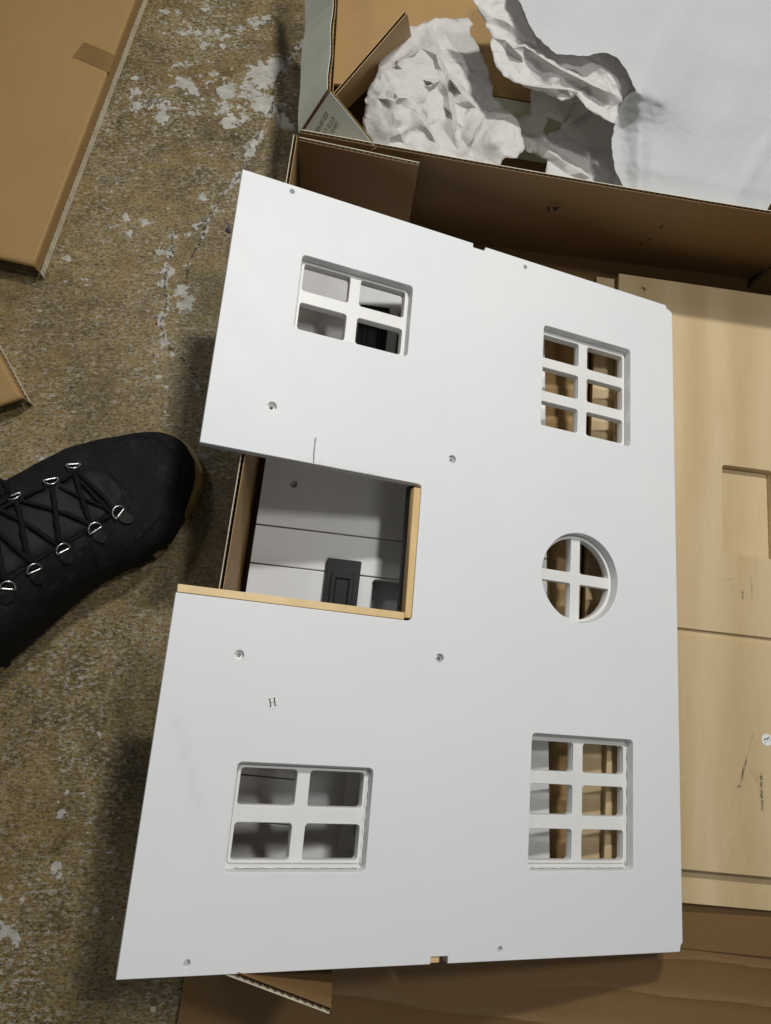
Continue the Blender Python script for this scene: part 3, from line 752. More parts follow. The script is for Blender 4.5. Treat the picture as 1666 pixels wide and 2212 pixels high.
# ------------------------------------------------------------------ printed box behind, with packing paper
def rear_box():
    def q(a, b): return (705 + .2767 * a, .2767 * b)
    e = empty('printed_box', (0, 0, 0))
    tag(e, 'open cardboard box with greyish white printed outside, full of white packing paper', 'box')
    l0, l1 = at((651, 292), 0.002), at((690, -190), 0.002)
    t0, t1 = at((714, 196), .172), at((735, -160), .172)
    f0, f1 = at((652, 290), .118), at((672, -160), .118)
    corrugated('side_flap', [t0, t1, f1, f0], .004, 'white_print' if (t1 - t0).cross(f0 - t0).z < 0 else 'kraft', 'kraft' if (t1 - t0).cross(f0 - t0).z < 0 else 'white_print', e, 16, 6,
               lambda u, v: .0015 * math.sin(u * 9) * v + .001 * math.sin(u * 23))
    dd = Vector((.003, 0, -.006))
    w0, w1 = t0 + dd, t1 + dd
    corrugated('left_wall', [w0, w1, Vector((w1.x - .004, w1.y, .006)), Vector((w0.x - .004, w0.y, .006))], .004, 'kraft', 'kraft', e, 16, 6)
    b0 = at((655, 300), .004); b1 = at((1760, 470), .004); b2 = at((1900, -220), .004); b3 = at((690, -190), .004)
    new_obj('base', slab_mesh('base', [b0, b1, b2, b3], .004, 8, 8), 'kraft_in_shaded', e)
    # inner kraft board lying on the contents
    k = .088
    new_obj('inner_flap', slab_mesh('inner_flap', [at((719, 186), k), at((1560, 285), k), at((1640, -230), k), at((728, -200), k)], .004, 20, 10,
            lambda u, v: .003 * math.sin(u * 9) * (1 - v)), 'kraft', e)
    # small corner flap, kraft side showing
    corrugated('corner_flap', [at(q(612, 86), .192), at(q(55, 728), .186), at(q(150, 830), .10), at(q(660, 340), .10)], .0036, 'kraft', 'kraft', e, 12, 4)
    # printed flap bent down at the corner
    P = [at(q(48, 712), .187), at(q(405, 1150), .174), at((772, 334), .152), at((655, 291), .150)]
    n = (P[1] - P[0]).cross(P[2] - P[0]).normalized()
    d3 = ray((655, 291)); P[3] = Vector((0, 0, CH)) + d3 * ((P[0] - Vector((0, 0, CH))).dot(n) / d3.dot(n))
    upn = (P[0] - P[1]).cross(P[2] - P[1]).z > 0
    pf = corrugated('printed_flap', [P[1], P[0], P[3], P[2]], .0036, 'kraft' if upn else 'white_print', 'white_print' if upn else 'kraft', e, 10, 6)
    lift = .0041 if upn else .0006
    # printed lines, running up towards the fold
    nn = (P[0] - P[1]).cross(P[2] - P[1]).normalized()
    if nn.z < 0: nn = -nn
    def onpl(p):
        d = ray(p); o = Vector((0, 0, CH)); t = (P[1] - o).dot(nn) / d.dot(nn); return o + d * t
    def z8(a, b): return ((1220 + a * .15606) * .54232, (420 + b * .15606) * .54232)
    lines = [('PRODUCTION / ASSY / DOOR', (640, 215), (330, 760)), ('KG (CM) / 71 / 102 / 62 CM', (810, 345), (520, 800)), ('CLASS / 1 / W / NW 52', (905, 470), (680, 830)), ('NO W', (905, 820), (850, 870))]
    for s, pe, ps in lines:
        a, b = onpl(z8(*ps)), onpl(z8(*pe))
        X = (b - a).normalized(); Y = nn.cross(X)
        cu = bpy.data.curves.new('print_line', 'FONT'); cu.body = s; cu.size = 1.0
        o = bpy.data.objects.new('print_line', cu); COL.objects.link(o)
        me = bpy.data.meshes.new_from_object(o.evaluated_get(bpy.context.evaluated_depsgraph_get()))
        bpy.data.objects.remove(o); bpy.data.curves.remove(cu)
        me.name = 'print_line'; me.materials.clear()
        xm = max(v.co.x for v in me.vertices)
        hgt = .0072
        sx = (b - a).length * 1.25 / xm
        st = b - X * (sx * xm)
        me.transform(Matrix(((X.x * sx, Y.x * hgt, nn.x, st.x), (X.y * sx, Y.y * hgt, nn.y, st.y), (X.z * sx, Y.z * hgt, nn.z, st.z), (0, 0, 0, 1))))
        off = nn * lift
        me.transform(Matrix.Translation(off))
        new_obj('print_line', me, 'ink_faded', pf)
    sq = [onpl(z8(*p)) + nn * lift for p in ((1240, 795), (1385, 950), (1290, 1060), (1155, 910))]
    new_obj('print_mark', mesh('print_mark', sq, [(0, 1, 2, 3)]), 'ink_faded', pf)
    # far walls, outside the picture
    corrugated('right_wall', [at((1800, 480), .172), at((1960, -220), .172), at((1900, -220), .004), at((1760, 470), .004)], .004, 'kraft', 'white_print', e, 6, 3)
    fw0, fw1 = at((800, 320), .006), at((1800, 486), .006)
    sh = Vector((.003, .020, 0))
    corrugated('front_wall', [Vector((fw0.x, fw0.y, .10)) + sh, Vector((fw1.x, fw1.y, .10)) + sh, fw1 + sh, fw0 + sh], .004, 'white_print', 'kraft', e, 8, 3)
rear_box()

def crumple(name, outline, zref, ctrl, amp, n_coarse, amp2, n_fine, mat, seed, label, group=None, holes=(), step=.0034, folds=(), edge=.002):
    """sheet of packing paper: faceted height field over an uneven outline"""
    rs = np.random.RandomState(seed)
    out = [at(p, zref) for p in outline]
    poly = []
    for a, b in zip(out, out[1:] + out[:1]):                    # torn, uneven rim
        L = (b - a).length; k = max(1, int(L / .004))
        nrm = Vector((-(b - a).y, (b - a).x, 0)).normalized() if L > 0 else Vector((0, 0, 0))
        for i in range(k):
            t = i / k
            poly.append(a.lerp(b, t) + nrm * (rs.uniform(-1, 1) * edge * (0 if i == 0 else 1)))
    hl = [[at(p, zref) for p in h] for h in holes]
    P = np.array([(p.x, p.y) for p in poly])
    lo, hi = P.min(0), P.max(0)
    def inside(pts, pg):
        x, y = pts[:, 0], pts[:, 1]; c = np.zeros(len(pts), bool); j = len(pg) - 1
        for i in range(len(pg)):
            xi, yi = pg[i]; xj, yj = pg[j]
            m = ((yi > y) != (yj > y)) & (x < (xj - xi) * (y - yi) / (yj - yi + 1e-12) + xi)
            c ^= m; j = i
        return c
    gx, gy = np.meshgrid(np.arange(lo[0], hi[0], step), np.arange(lo[1], hi[1], step))
    G = np.stack([gx.ravel(), gy.ravel()], 1) + rs.uniform(-.25, .25, (gx.size, 2)) * step
    G = G[inside(G, P)]
    HL = [np.array([(p.x, p.y) for p in h]) for h in hl]
    for h in HL: G = G[~inside(G, h)]
    d2 = np.min(((G[:, None, :] - P[None, ::1, :]) ** 2).sum(2), 1)
    G = G[d2 > (step * .5) ** 2]
    allp = [tuple(p) for p in P]; edges = [(i, (i + 1) % len(P)) for i in range(len(P))]
    for h in HL:
        b = len(allp); allp += [tuple(p) for p in h]; edges += [(b + i, b + (i + 1) % len(h)) for i in range(len(h))]
    nb = len(allp)
    allp += [tuple(p) for p in G]
    vs, _, fs, *_ = geometry.delaunay_2d_cdt([Vector(p) for p in allp], edges, [], 0, 1e-7)
    V = np.array([(v.x, v.y) for v in vs])
    keep = []
    cen = np.array([V[list(f)].mean(0) for f in fs])
    ok = inside(cen, P)
    for h in HL: ok &= ~inside(cen, h)
    fs = [f for f, k in zip(fs, ok) if k]
    def facet(n, a, seed2):
        r2 = np.random.RandomState(seed2)
        pad = .03
        Q = r2.uniform(lo - pad, hi + pad, (n, 2))
        Q = np.concatenate([Q, [(lo[0] - .2, lo[1] - .2), (hi[0] + .2, lo[1] - .2), (hi[0] + .2, hi[1] + .2), (lo[0] - .2, hi[1] + .2)]])
        hz = r2.uniform(-a, a, len(Q))
        q, _, tr, *_ = geometry.delaunay_2d_cdt([Vector(p) for p in Q], [], [], 0, 1e-7)
        q = np.array([(p.x, p.y) for p in q]); z = np.zeros(len(V))
        for t in tr:
            A, B, C = q[t[0]], q[t[1]], q[t[2]]
            den = (B[1] - C[1]) * (A[0] - C[0]) + (C[0] - B[0]) * (A[1] - C[1])
            if abs(den) < 1e-12: continue
            w0 = ((B[1] - C[1]) * (V[:, 0] - C[0]) + (C[0] - B[0]) * (V[:, 1] - C[1])) / den
            w1 = ((C[1] - A[1]) * (V[:, 0] - C[0]) + (A[0] - C[0]) * (V[:, 1] - C[1])) / den
            w2 = 1 - w0 - w1
            m = (w0 >= -1e-6) & (w1 >= -1e-6) & (w2 >= -1e-6)
            z[m] = (w0 * hz[t[0]] + w1 * hz[t[1]] + w2 * hz[t[2]])[m]
        return z
    z = np.zeros(len(V)); wsum = np.zeros(len(V))
    for (p, h) in ctrl:
        c = at(p, zref); w = 1 / (((V[:, 0] - c.x) ** 2 + (V[:, 1] - c.y) ** 2) + 1.2e-3) ** 1.4
        z += w * h; wsum += w
    z /= wsum
    z += facet(n_coarse, amp, seed + 11) + facet(n_fine, amp2, seed + 29)
    for (p, q, h, w) in folds:                                   # long sharp pleats
        a, b = at(p, zref), at(q, zref)
        dx, dy = b.x - a.x, b.y - a.y; L2 = dx * dx + dy * dy
        t = ((V[:, 0] - a.x) * dx + (V[:, 1] - a.y) * dy) / L2
        tc = np.clip(t, 0, 1)
        d = np.hypot(V[:, 0] - a.x - tc * dx, V[:, 1] - a.y - tc * dy)
        sd = ((V[:, 0] - a.x) * dy - (V[:, 1] - a.y) * dx)
        q_ = np.clip(1 - d / np.where(sd > 0, w, w * .5), 0, 1); z += h * .62 * (q_ * q_ * (1.8 - .8 * q_))
    ea = np.array([(f[i], f[(i + 1) % len(f)]) for f in fs for i in range(len(f))])
    for _ in range(2):
        acc = np.zeros(len(V)); cnt = np.zeros(len(V))
        np.add.at(acc, ea[:, 0], z[ea[:, 1]]); np.add.at(cnt, ea[:, 0], 1)
        np.add.at(acc, ea[:, 1], z[ea[:, 0]]); np.add.at(cnt, ea[:, 1], 1)
        z = np.where(cnt > 0, .45 * z + .55 * acc / np.maximum(cnt, 1), z)
    # keep what the photo shows in place: slide each point along its line of sight while it gains height
    k = (CH - z) / (CH - zref)
    vv = np.stack([V[:, 0] * k, V[:, 1] * k, z], 1)
    me = mesh(name, vv, fs, True)
    bm = bmesh.new(); bm.from_mesh(me)
    for ed in bm.edges:
        if len(ed.link_faces) == 2 and ed.calc_face_angle(0) > 1.2: ed.smooth = False
    bm.to_mesh(me); bm.free()
    o = new_obj(name, me, mat)
    m = o.modifiers.new('thickness', 'SOLIDIFY'); m.thickness = .0003; m.offset = 0
    sb = o.modifiers.new('soft', 'SUBSURF'); sb.levels = sb.render_levels = 1
    tag(o, label, 'paper', group)
    return o

def creased(name, outline, zref, ctrl, amp, n_pts, amp2, gap, mat, seed, label, holes=(), folds=(), edge=.0015):
    """crumpled sheet: flat facets that meet in sharp creases, pleats laid along given lines"""
    rs = np.random.RandomState(seed)
    def spread(L, step):
        out = []
        for a, b in zip(L, L[1:] + L[:1]):
            k = max(1, int((b - a).length / step))
            for i in range(k):
                p = a.lerp(b, i / k)
                if i: p = p + Vector((rs.uniform(-edge, edge), rs.uniform(-edge, edge), 0))
                out.append((p.x, p.y))
        return out
    P = spread([at(p, zref) for p in outline], .0055)
    HL = [spread([at(p, zref) for p in h], .004) for h in holes]
    def inside(q, pg):
        c = False; j = len(pg) - 1
        for i in range(len(pg)):
            if (pg[i][1] > q[1]) != (pg[j][1] > q[1]) and q[0] < (pg[j][0] - pg[i][0]) * (q[1] - pg[i][1]) / (pg[j][1] - pg[i][1]) + pg[i][0]: c = not c
            j = i
        return c
    def ok(q): return inside(q, P) and not any(inside(q, h) for h in HL)
    pts = list(P); dz = [0.0] * len(P); edges = [(i, (i + 1) % len(P)) for i in range(len(P))]
    for h in HL:
        b = len(pts); pts += h; dz += [0.0] * len(h); edges += [(b + i, b + (i + 1) % len(h)) for i in range(len(h))]
    nb = len(pts)
    def far(q, g): return min((q[0] - p[0]) ** 2 + (q[1] - p[1]) ** 2 for p in pts) > g * g
    for (p, q, h, w) in folds:
        a, b = at(p, zref), at(q, zref); L = (b - a).length; d = (b - a) / L; nr = Vector((d.y, -d.x, 0))
        k = max(2, int(L / .011)); prev = None
        for i in range(k + 1):
            c = a.lerp(b, i / k) + nr * rs.uniform(-.0012, .0012)
            if ok((c.x, c.y)) and far((c.x, c.y), .0022):
                pts.append((c.x, c.y)); dz.append(h * .56 * (.8 + .2 * rs.rand()) * (1 if 0 < i < k else .45))
                if prev is not None: edges.append((prev, len(pts) - 1))
                prev = len(pts) - 1
            else: prev = None
        for i in range(k + 1):
            c = a.lerp(b, i / k)
            for sgn, ww, f in ((-1, .22, -.25), (1, .9, 0)):
                e2 = c + nr * (sgn * w * ww) + d * rs.uniform(-.002, .002)
                if ok((e2.x, e2.y)) and far((e2.x, e2.y), .0030): pts.append((e2.x, e2.y)); dz.append(h * f * .7)
    A = np.array(P); lo, hi = A.min(0), A.max(0); tries = 0; got = 0
    while got < n_pts and tries < n_pts * 60:
        q = tuple(rs.uniform(lo, hi)); tries += 1
        g = gap * (.55 + .9 * rs.rand())
        if ok(q) and far(q, g): pts.append(q); dz.append(rs.uniform(-amp2, amp2)); got += 1
    vs, _, fs, orig, *_ = geometry.delaunay_2d_cdt([Vector(p) for p in pts], edges, [], 0, 1e-7)
    V = np.array([(v.x, v.y) for v in vs])
    z = np.zeros(len(V)); ws = np.zeros(len(V))
    for (p, h) in ctrl:
        c = at(p, zref); w = 1 / (((V[:, 0] - c.x) ** 2 + (V[:, 1] - c.y) ** 2) + 5e-4) ** 1.4
        z += w * h; ws += w
    z /= ws
    for i, og in enumerate(orig):
        if og: z[i] += dz[og[0]]
    ph = rs.uniform(0, 6.28, 8); kd = rs.uniform(-1, 1, (8, 2)); kd /= np.linalg.norm(kd, axis=1)[:, None]
    for k in range(8):
        f = 40 + 22 * k
        arg = (V @ kd[k]) * f + ph[k]
        z += amp * .5 / (1 + .5 * k) * (2 / np.pi) * np.arcsin(np.sin(arg))
    kf = []
    for f in fs:
        c = V[list(f)].mean(0)
        if ok(tuple(c)): kf.append(f)
    k = (CH - z) / (CH - zref)
    me = mesh(name, np.stack([V[:, 0] * k, V[:, 1] * k, z], 1), kf, True)
    bm = bmesh.new(); bm.from_mesh(me)
    for v in [v for v in bm.verts if not v.link_faces]: bm.verts.remove(v)
    sharp = [ed for ed in bm.edges if len(ed.link_faces) == 2 and ed.calc_face_angle(0) > .8]
    for ed in sharp: ed.smooth = False
    bmesh.ops.subdivide_edges(bm, edges=bm.edges[:], cuts=2, use_grid_fill=True, smooth=0.35, fractal=.08, along_normal=.3, seed=seed)
    bm.to_mesh(me); bm.free()
    o = new_obj(name, me, mat)
    m = o.modifiers.new('thickness', 'SOLIDIFY'); m.thickness = .0003; m.offset = 0
    tag(o, label, 'paper')
    return o

def papers():
    def q(a, b): return (705 + .2767 * a, .2767 * b)
    def z3(a, b): return (1030 + .3815 * a, .3815 * b)
    # flat lower sheet, torn, with a hole
    creased('packing_paper', [z3(*p) for p in ((310,505),(300,650),(215,680),(235,745),(275,850),(400,905),(392,960),(395,1010),(430,1025),(660,1062),(960,1110),(960,480),(700,440),(560,480),(430,500))], .10,
            [(z3(300, 620), .115), (z3(300, 800), .112), (z3(430, 880), .13), (z3(600, 980), .125), (z3(600, 700), .105), (z3(850, 800), .118), (z3(500, 560), .122)],
            .003, 60, .0020, .014, 'paper', 5, 'torn flat sheet of white packing paper with a ragged hole, in the printed box', holes=[[z3(*p) for p in ((378,735),(400,690),(395,660),(440,678),(482,700),(470,735),(420,750),(385,760))]],
            folds=[(z3(270, 770), z3(640, 1010), .016, .03), (z3(640, 630), z3(400, 760), .012, .02), (z3(560, 540), z3(480, 680), .010, .02)])
    # big crumpled ball of paper
    creased('packing_paper', [q(*p) for p in ((570,180),(700,205),(760,178),(800,170),(850,140),(930,138),(1000,150),(1110,140),(1150,190),(1120,240),(1155,310),(1200,400),(1270,560),(1305,680),(1300,750),(1380,830),(1490,930),(1520,1050),(1550,1160),(1490,1235),(1400,1230),(1330,1310),(1320,1330),(1080,1295),(620,1205),(380,1140),(300,1040),(285,920),(320,720),(380,600),(430,440),(500,300))], .14,
            [(q(640, 240), .125), (q(980, 200), .12), (q(600, 500), .150), (q(560, 750), .172), (q(450, 950), .165), (q(850, 700), .150), (q(900, 1000), .140), (q(1200, 600), .118), (q(1240, 800), .122), (q(1350, 1080), .168), (q(1480, 1180), .150), (q(950, 1150), .158), (q(950, 1260), .14), (q(600, 1190), .14), (q(1200, 1300), .135), (q(330, 850), .135), (q(320, 1100), .13)],
            .0026, 90, .0012, .0135, 'paper', 21, 'crumpled ball of white packing paper beside the printed flap of the box',
            folds=[(q(800, 240), q(900, 560), .022, .030), (q(900, 560), q(1230, 900), .024, .034), (q(930, 610), q(1000, 1080), .020, .030), (q(370, 620), q(740, 380), .014, .022), (q(760, 740), q(890, 620), .012, .02),
                   (q(700, 850), q(860, 1120), .014, .024), (q(530, 520), q(530, 1000), .009, .016), (q(400, 770), q(640, 770), .008, .014), (q(1220, 900), q(1100, 1150), .016, .022), (q(650, 1000), q(500, 1080), .008, .012), (q(880, 600), q(760, 760), .016, .02)])
    # twisted roll
    creased('packing_paper', [z3(*p) for p in ((-40,-40),(20,80),(80,190),(78,260),(100,350),(150,430),(210,465),(300,500),(380,520),(480,572),(560,540),(640,625),(780,700),(830,560),(860,520),(880,460),(840,380),(780,310),(640,285),(520,290),(480,250),(400,140),(280,30),(240,-60))], .19,
            [(z3(100, 150), .183), (z3(120, 330), .180), (z3(260, 420), .184), (z3(300, 270), .198), (z3(480, 390), .203), (z3(700, 480), .197), (z3(820, 450), .190), (z3(600, 560), .182), (z3(740, 640), .176), (z3(200, 60), .192)],
            .0035, 90, .0024, .013, 'paper', 33, 'twisted crumpled roll of white packing paper beside the large smooth sheet',
            folds=[(z3(270, 260), z3(480, 400), .016, .022), (z3(480, 400), z3(790, 540), .018, .028), (z3(160, 230), z3(255, 320), .014, .022), (z3(330, 200), z3(345, 280), .010, .014), (z3(560, 300), z3(760, 420), .010, .022), (z3(260, 480), z3(580, 520), .010, .02)])
    # large smooth sheet
    crumple('packing_paper', [z3(*p) for p in ((205,-60),(330,200),(450,310),(600,318),(740,300),(800,330),(850,400),(880,480),(905,515),(850,545),(810,600),(780,690),(762,800),(765,880),(780,960),(830,1060),(850,1092),(1250,1158),(1630,1210),(1652,1180),(1690,1120),(2100,1000),(2100,-330),(200,-330))], .205,
            [(z3(350, 100), .214), (z3(560, 290), .218), (z3(760, 290), .214), (z3(930, 510), .206), (z3(800, 780), .160), (z3(850, 1080), .152), (z3(1050, 1110), .160), (z3(1300, 1140), .162), (z3(1620, 1190), .163), (z3(935, 800), .180), (z3(1100, 950), .174), (z3(1300, 600), .186), (z3(1600, 950), .174), (z3(1500, 200), .202), (z3(1000, 100), .208), (z3(1660, 200), .203), (z3(1900, 500), .19)],
            .0012, 16, .0, 20, 'paper_thin', 47, 'large smooth sheet of translucent white packing paper draped over the printed box', step=.0046, edge=.0012,
            folds=[(z3(925, 510), z3(935, 1150), .012, .020), (z3(1666, 790), z3(1450, 1180), .005, .012), (z3(935, 940), z3(1700, 1090), .003, .02), (z3(930, 500), z3(1120, 20), .010, .09), (z3(920, 515), z3(1040, 560), .008, .014)])
papers()

# ------------------------------------------------------------------ flat cartons on the floor
def carton(top, z, outer_off, label, tape=None):
    """top: px outline (clockwise, first edge = the long right edge going down the picture)"""
    e = empty('flat_carton', (0, 0, 0))
    tag(e, label, 'carton', None)
    T = [at(p, z) for p in top]
    cen = sum(T, Vector()) / 4
    vs = []; fs = []
    def ring(zz, grow):
        out = []
        for p in T:
            d = (p - cen); d.z = 0; dn = d.normalized()
            out.append(Vector((p.x, p.y, 0)) + dn * grow + Vector((0, 0, zz)))
        return out
    rings = [ring(z - .0006, -.0022), ring(z - .0016, .0), ring(z - .0040, .0016), ring(z * .45, outer_off * .7), ring(z * .42, outer_off)]
    top_in = ring(z, -.0060)
    allr = [top_in] + rings
    for r in allr: vs += r
    fs.append((0, 1, 2, 3))
    for k in range(len(allr) - 1):
        for i in range(4):
            j = (i + 1) % 4
            if i == 1 and k >= 3: continue
            fs.append((k * 4 + i, (k + 1) * 4 + i, (k + 1) * 4 + j, k * 4 + j))
    me = mesh('sleeve', vs, fs)
    bm = bmesh.new(); bm.from_mesh(me); bmesh.ops.recalc_face_normals(bm, faces=bm.faces); bm.to_mesh(me); bm.free()
    new_obj('sleeve', me, 'kraft_carton', e)
    lo = ring(z * .40, outer_off + .0010); lo2 = ring(.0008, outer_off + .0010)
    dl = (lo[0] - lo[1]).normalized() * .012
    for r_2 in (lo, lo2):
        r_2[1] = r_2[1] + dl; r_2[2] = r_2[2] + dl
    corn = [Vector(p) for p in lo]
    me2 = mesh('tray', corn + lo2, [(0, 1, 2, 3), (4, 7, 6, 5)] + [(i, i + 4, (i + 1) % 4 + 4, (i + 1) % 4) for i in range(4)])
    new_obj('tray', me2, 'kraft_in_shaded', e)
    # corrugated edge of the tray along the long side
    a, b = lo[0], lo[1] - dl * .9
    n = int((b - a).length / .0016); d = (b - a).normalized(); nr = Vector((d.y, -d.x, 0))
    if nr.dot(a - cen) < 0: nr = -nr
    pv = []; pf = []
    for i in range(n + 1):
        p = a.lerp(b, i / n)
        for zz, o2 in ((z * .43, .0002), (.0012, .0006)):
            pv.append(Vector((p.x, p.y, zz)) + nr * (o2 + (.0005 if i % 4 < 2 else 0) + random.uniform(0, .0005)))
    for i in range(n): pf.append((2 * i, 2 * i + 1, 2 * i + 3, 2 * i + 2))
    new_obj('tray_edge', mesh('tray_edge', pv, pf), 'liner', e)
    # end flaps, folded in layers
    a, b = lo[1], lo[2]
    d = (b - a).normalized(); nr = Vector((d.y, -d.x, 0))
    if nr.dot(a - cen) < 0: nr = -nr
    for k, (zz, o2) in enumerate(((z * .60, -.004), (z * .36, .004), (z * .10, .002))):
        new_obj('end_flap', slab_mesh('end_flap', [Vector((a.x, a.y, zz)) + nr * o2 + d * .004, Vector((b.x, b.y, zz - .001)) + nr * (o2 - .001), Vector((b.x, b.y, zz - .001)) - nr * .02, Vector((a.x, a.y, zz)) - nr * .02 + d * .004], .0018, 10, 2,
                lambda u, v: .0008 * math.sin(u * 12 + k)), 'kraft_in_shaded', e)
    if tape:
        tp = [at(p, z + .0004) for p in tape]
        me3 = slab_mesh('tape', tp, .0002, 6, 6)
        new_obj('tape', me3, 'tape', e)
    return e, T
def cartons():
    def z1(a, b): return (a * .4232, b * .4232)
    e, T = carton([z1(760, -190), z1(172, 1347), z1(-560, 1180), z1(200, -600)], .029, .0012, 'large flat brown carton with a strip of brown tape on its top', 
                  tape=[z1(430, 215), z1(560, 268), z1(520, 352), z1(370, 290)][::-1])
    # the tape turns over the edge
    zz = .029
    tp = [at(z1(560, 268), zz + .0004), at(z1(588, 288), zz - .0002), at(z1(560, 372), zz - .0002), at(z1(520, 352), zz + .0004)]
    new_obj('tape_end', slab_mesh('tape_end', [tp[0], tp[3], tp[2], tp[1]], .0003, 2, 4), 'tape', e)
    carton([(-60, 660), (46, 857), (-240, 950), (-330, 700)], .028, .0012, 'smaller flat brown carton, only its corner showing near the dark boot')
cartons()

# ------------------------------------------------------------------ boot
def boot():
    e = empty('boot', at((250, 1100), 0))
    bo = Vector(e.location)
    tag(e, 'worn black nubuck lace-up boot with gum sole standing on the concrete', 'boot')
    inv = Matrix.Translation(-bo)
    def z4(a, b): return (.3432 * a, 651 + .3432 * b)
    def z5(a, b): return (.2279 * a, 949 + .2279 * b)
    St = [((1214, 985), (1222, 1090), .036, .048), ((1185, 930), (1210, 1150), .036, .056), ((1140, 880), (1190, 1215), .037, .062), ((1075, 845), (1160, 1290), .039, .067), ((960, 828), (1110, 1390), .042, .072), ((800, 845), (1040, 1490), .044, .077),
          ((620, 882), (900, 1610), .046, .084), ((450, 935), (740, 1685), .048, .093), ((300, 1010), (575, 1765), .052, .102), ((150, 1100), (400, 1885), .058, .112), ((30, 1175), (215, 2025), .066, .120), ((-90, 1240), (30, 2165), .075, .126)]
    secs = []
    for L, R, zw, h in St: secs.append((at(z4(*L), zw), at(z4(*R), zw), zw, h))
    m0 = (secs[3][0] + secs[3][1]) / 2; m1 = (secs[-1][0] + secs[-1][1]) / 2
    ax = (m1 - m0); ax.z = 0; ax.normalize(); lat = (secs[-1][1] - secs[-1][0]); lat.z = 0; lat.normalize()
    for d, w, h, zw in ((.03, .52, .135, .08), (.06, .50, .145, .085), (.09, .46, .150, .085), (.115, .36, .150, .08), (.128, .18, .145, .075)):
        c = m1 + ax * d; wd = (secs[11][1] - secs[11][0]).length * w
        secs.append((Vector((c.x, c.y, zw)) - lat * wd, Vector((c.x, c.y, zw)) + lat * wd, zw, h))
    n = 26; vs = []; fs = []
    def sec_pt(s, k, n=n):
        L, R, zw, h = s
        c = (L + R) / 2; hv = (L - R) / 2
        if k == 0: p = c + hv * .985; return Vector((p.x, p.y, .018))
        if k == n: p = c - hv * .985; return Vector((p.x, p.y, .018))
        ph = math.pi * (k - 1) / (n - 2)
        cx = math.cos(ph); cs = math.copysign(abs(cx) ** .72, cx)
        p = c + hv * cs
        return Vector((p.x, p.y, zw + (h - zw) * math.sin(ph) ** 1.05))
    # densify along the length by Catmull-Rom
    dense = []
    for i in range(len(secs) - 1):
        s0, s1, s2, s3 = secs[max(i - 1, 0)], secs[i], secs[i + 1], secs[min(i + 2, len(secs) - 1)]
        for t in (0, .25, .5, .75):
            def cr(a, b, c, d): return b * 1.0 + (c - a) * (.5 * t) + (a - b * 2.5 + c * 2 - d * .5) * (t * t) + (b * 1.5 - a * .5 - c * 1.5 + d * .5) * (t ** 3)
            dense.append((cr(s0[0], s1[0], s2[0], s3[0]), cr(s0[1], s1[1], s2[1], s3[1]), cr(s0[2], s1[2], s2[2], s3[2]), cr(s0[3], s1[3], s2[3], s3[3])))
    dense.append(secs[-1])
    rr = random.Random(4)
    for i, s in enumerate(dense):
        for k in range(n + 1):
            p = sec_pt(s, k)
            w = .0006 * math.sin(i * 1.3 + k * .8) + .0007 * math.sin(i * .6 - k * .5)
            if 18 < i < 26: w += .0012 * math.sin((i - 18) * 1.57) * (1 if 6 < k < 20 else 0)    # flex creases
            vs.append(p + Vector((0, 0, w if 1 < k < n - 1 else 0)))
    W = n + 1
    for i in range(len(dense) - 1):
        for k in range(n):
            fs.append((i * W + k, (i + 1) * W + k, (i + 1) * W + k + 1, i * W + k + 1))
    fs.append(tuple(range(W)))
    fs.append(tuple((len(dense) - 1) * W + k for k in range(W))[::-1])
    me = mesh('upper', vs, fs, True)
    bm = bmesh.new(); bm.from_mesh(me); bmesh.ops.recalc_face_normals(bm, faces=bm.faces); bm.to_mesh(me)
    bvh = BVHTree.FromBMesh(bm); bm.free()
    me.transform(inv)
    up = new_obj('upper', me, 'nubuck', e)
    def hit(p, off=0.0):
        d = ray(p); h = bvh.ray_cast(Vector((0, 0, CH)), d)
        if h[0] is None:
            g = bvh.find_nearest(at(p, .07)); return g[0] + g[1] * off
        nn = h[1] if h[1].dot(d) < 0 else -h[1]
        return h[0] + nn * off
    def hitn(p):
        d = ray(p); h = bvh.ray_cast(Vector((0, 0, CH)), d)
        if h[0] is None: h = bvh.find_nearest(at(p, .07))
        return h[0], (h[1] if h[1].dot(d) < 0 else -h[1])
    def local(me): me.transform(inv); return me
    # sole: gum welt and black lugs
    right = [(1000,822),(1100,850),(1180,905),(1240,980),(1264,1060),(1252,1170),(1205,1270),(1145,1350),(1085,1450),(1040,1530),(960,1600),(850,1640),(760,1690),(640,1712),(480,1770),(330,1880),(150,2020),(0,2130)]
    R = [at(z4(*p), .024) for p in right]
    Lf = [Vector((s[0].x, s[0].y, .024)) for s in secs[4:]]
    heel = [Vector((s[1].x, s[1].y, .024)) for s in secs[12:]]
    ring = R + heel + [Vector((p.x, p.y, .024)) for p in reversed(Lf)]
    def sole_mesh(nm, z0, z1, g0, g1):
        c = sum(ring, Vector()) / len(ring); N = len(ring); v = []; f = []
        for zz, g in ((z0, g0), (z1, g1)):
            for p in ring:
                d = (p - c); d.z = 0; v.append(Vector((p.x, p.y, zz)) + d.normalized() * g)
        for i in range(N): f.append((i, (i + 1) % N, N + (i + 1) % N, N + i))
        f.append(tuple(range(N, 2 * N))); f.append(tuple(range(N))[::-1])
        return local(mesh(nm, v, f))
    so = new_obj('sole', sole_mesh('sole', .010, .026, .0025, .0015), 'gum', e)
    new_obj('outsole', sole_mesh('outsole', .0005, .0105, -.003, -.002), 'rubber', so)
    # black rubber rand on the inner side, with lugs
    rand = [at(z4(*p), .030) for p in ((1150,1330),(1095,1430),(1045,1510),(960,1585),(850,1625),(760,1672),(640,1700))]
    v = []; f = []
